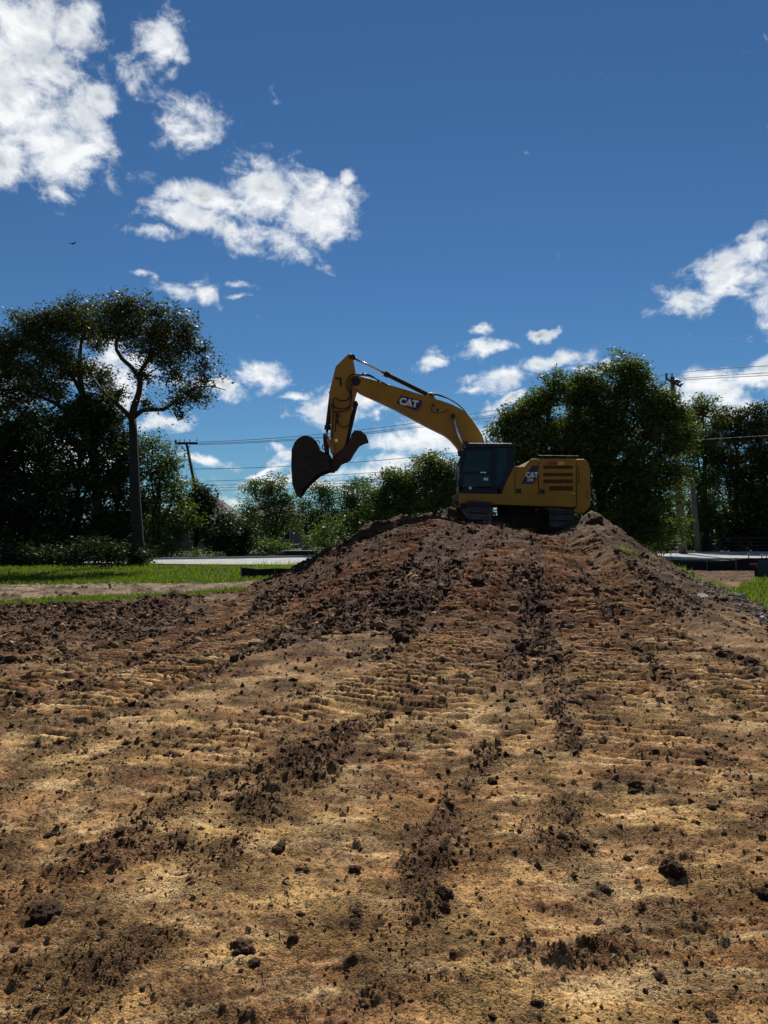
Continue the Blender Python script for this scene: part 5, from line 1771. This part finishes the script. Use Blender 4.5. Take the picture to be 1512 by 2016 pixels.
# ---- bucket linkage
for yy in (SY - .26, SY + .20):
    MB().pprism([(637, 856), (643, 855), (648, 862), (647, 880), (648, 900), (641, 902), (639, 885), (637, 868)], YC, yy, yy + .05).build('link', 'rust', ex, .006)
for yy in (SY - .31, SY + .25):
    MB().pprism([(640, 858), (645, 857), (657, 880), (660, 892), (654, 894), (650, 884)], YC, yy, yy + .045).build('link', 'yellow_worn', ex, .006)
MB().tube([P(641.5, 862, SY - .33), P(641.5, 862, SY + .33)], .06, 10).build('link_pin', 'rust', ex)
MB().tube([P(636.5, 875, SY), P(634, 881, SY), P(636.5, 885, SY), P(640, 883, SY)], .022, 6).build('lifting_hook', 'rust', ex)

# ---- thumb
outline = [(676, 884), (688, 870), (693, 855), (699, 849), (711, 849.6), (720.7, 857.6), (722, 861), (724, 866), (726, 870.5), (716.7, 872.5), (707, 877.4), (697, 892), (689, 906), (671, 914), (663, 926), (657, 928), (651, 924), (653, 912), (658, 899)]
thumb = MB().pprism([(651, 912), (660, 903), (672, 897), (684, 888), (691, 872), (697, 858), (706, 853), (700, 866), (694, 884), (686, 899), (670, 908), (658, 920)], YC, SY - .20, SY + .18).build('thumb', 'bucket_steel', ex, .01)
for yy in (SY - .30, SY + .18):
    MB().pprism(outline, YC, yy, yy + .10).build('side_plate', 'rust', thumb, .01)
tb = MB()
for i in range(5):
    xx, yy = [(719, 860), (708, 868), (698, 880), (690, 893), (680, 903)][i]
    tb.box(P(xx, yy, SY), (.10, .46, .06), Matrix.Rotation(.6, 3, 'Y'))
tb.build('thumb_plate', 'bucket_steel', thumb)
MB().pprism([(655, 880), (676, 882), (690, 893), (684, 903), (668, 908), (655, 905)], YC, SY - .17, SY + .17).build('thumb_base', 'yellow_worn', ex, .01)
MB().tube([P(657, 922, SY - .36), P(657, 922, SY + .36)], .07, 12).build('bucket_pin', 'rust', ex)

# ---- bucket: curved shell, side plates, teeth
bk_out = [(655, 927), (648, 912), (646, 900), (640, 893), (633.4, 891), (631, 884), (625.5, 872.5), (616, 864), (605.6, 861), (594, 864.5), (584, 874), (578, 888), (577, 918), (579, 954), (583, 966)]
side = bk_out + [(589, 972), (592, 976), (599.7, 963.7), (609.6, 952), (629.4, 935), (646, 928.5)]
BW = .66
m = MB()
pts = PP(bk_out, YC)
cxm = sum(p[0] for p in pts) / len(pts)
czm = sum(p[1] for p in pts) / len(pts)
inn = [(cxm + (p[0] - cxm) * .93, czm + (p[1] - czm) * .93) for p in pts]
v = []
for (a, b_), (c_, d_) in zip(pts, inn):
    v += [(a, SY - BW + .045, b_), (a, SY + BW - .045, b_), (c_, SY + BW - .045, d_), (c_, SY - BW + .045, d_)]
f = []
for i in range(len(pts) - 1):
    o = i * 4
    f += [(o, o + 1, o + 5, o + 4), (o + 3, o + 7, o + 6, o + 2)]
f += [(0, 3, 2, 1), (len(v) - 4, len(v) - 3, len(v) - 2, len(v) - 1)]
m.add(v, f)
bucket = m.build('bucket', 'bucket_steel', ex, smooth=True)
for yy in (SY - BW, SY + BW - .045):
    MB().pprism(side, YC, yy, yy + .045).build('side_plate', 'bucket_steel', bucket, .006)
MB().pprism([(579, 950), (585, 948), (592, 962), (590, 969), (583, 965)], YC, SY - BW - .01, SY + BW + .01).build('cutting_edge', 'bucket_steel', bucket, .006)
for i in range(5):
    yy = SY - BW + .08 + i * (2 * BW - .16) / 4
    t = MB()
    t.pprism([(581, 961), (591, 964), (593, 973), (590.5, 979.5), (586.5, 976)], YC, yy - .055, yy + .055)
    t.build('tooth', 'bucket_steel', bucket, .012)
for yy in (SY - .26, SY + .22):
    MB().pprism([(633, 892), (648, 893), (662, 915), (658, 930), (648, 930), (634, 905)], YC, yy, yy + .05).build('ear', 'rust', bucket, .006)
MB().tube([P(621, 868, SY - .3), P(627, 867, SY - .3), P(630, 873, SY - .3)], .018, 6).build('lifting_eye', 'rust', bucket)

# ---- hoses
def hose(px, yy, rad=.022, parent=boom):
    pts = [P(a, b_, yy) for a, b_ in px]
    # Catmull-Rom
    out = []
    for i in range(len(pts) - 1):
        p0, p1, p2, p3 = pts[max(i - 1, 0)], pts[i], pts[i + 1], pts[min(i + 2, len(pts) - 1)]
        for t in (0, .33, .66):
            out.append(.5 * ((2 * p1) + (p2 - p0) * t + (2 * p0 - 5 * p1 + 4 * p2 - p3) * t * t + (3 * p1 - p0 - 3 * p2 + p3) * t ** 3))
    out.append(pts[-1])
    MB().tube(out, rad, 6).build('hose', 'black', parent, smooth=True)


for j, dy_ in enumerate((-.12, 0, .12)):
    hose([(857, 779), (845, 775 - j), (862, 776 + j), (885, 786), (905, 799), (920, 816), (935, 838)], YC + dy_, .022)
hose([(748, 754), (735, 742), (722, 737), (706, 736), (692, 738), (684, 748), (683, 762), (690, 775)], YC - .28, .022)
hose([(765, 759), (738, 745), (725, 740), (710, 739), (696, 742), (688, 752), (688, 772), (691, 788), (688, 800), (676, 805), (660, 802), (655, 798)], YC - .30, .02)
hose([(690, 768), (689, 780), (682, 788), (668, 788), (658, 782)], YC - .27, .02)
hose([(692, 755), (692, 778), (690, 798), (682, 808), (665, 810), (656, 812)], YC - .24, .018)
hose([(664, 820), (666, 832), (672, 840), (682, 840), (692, 833)], YC - .20, .016)
hose([(656, 785), (656, 810), (655, 840), (654, 862)], YC - .18, .016)
hose([(662, 812), (661, 830), (660, 850)], YC - .18, .016)
hose([(700, 744), (740, 753), (780, 764), (815, 775), (840, 784)], YC - .1, .02)
hose([(848, 800), (853, 812), (870, 812), (884, 806)], YC - .22, .011)
hose([(887, 800), (900, 802), (915, 818), (930, 842), (944, 868)], YC + .2, .024)
for (a, b_) in ((725, 738), (715, 736), (708, 741)):
    MB().box(P(a, b_, YC - .2), (.09, .10, .09)).build('hose_clamp', 'chrome', boom, .008)
for (a, b_) in ((665, 817), (663, 830), (655, 798)):
    MB().box(P(a, b_, YC - .18), (.10, .08, .12)).build('valve', 'rust', stick, .008)
MB().pprism([(660, 744), (673, 745), (673, 762), (669, 762), (669, 749), (661, 748)], YC, SY - .20, SY - .192).build('bracket', 'rust', stick)

clean_org()
print('leaves', TOTAL[0])
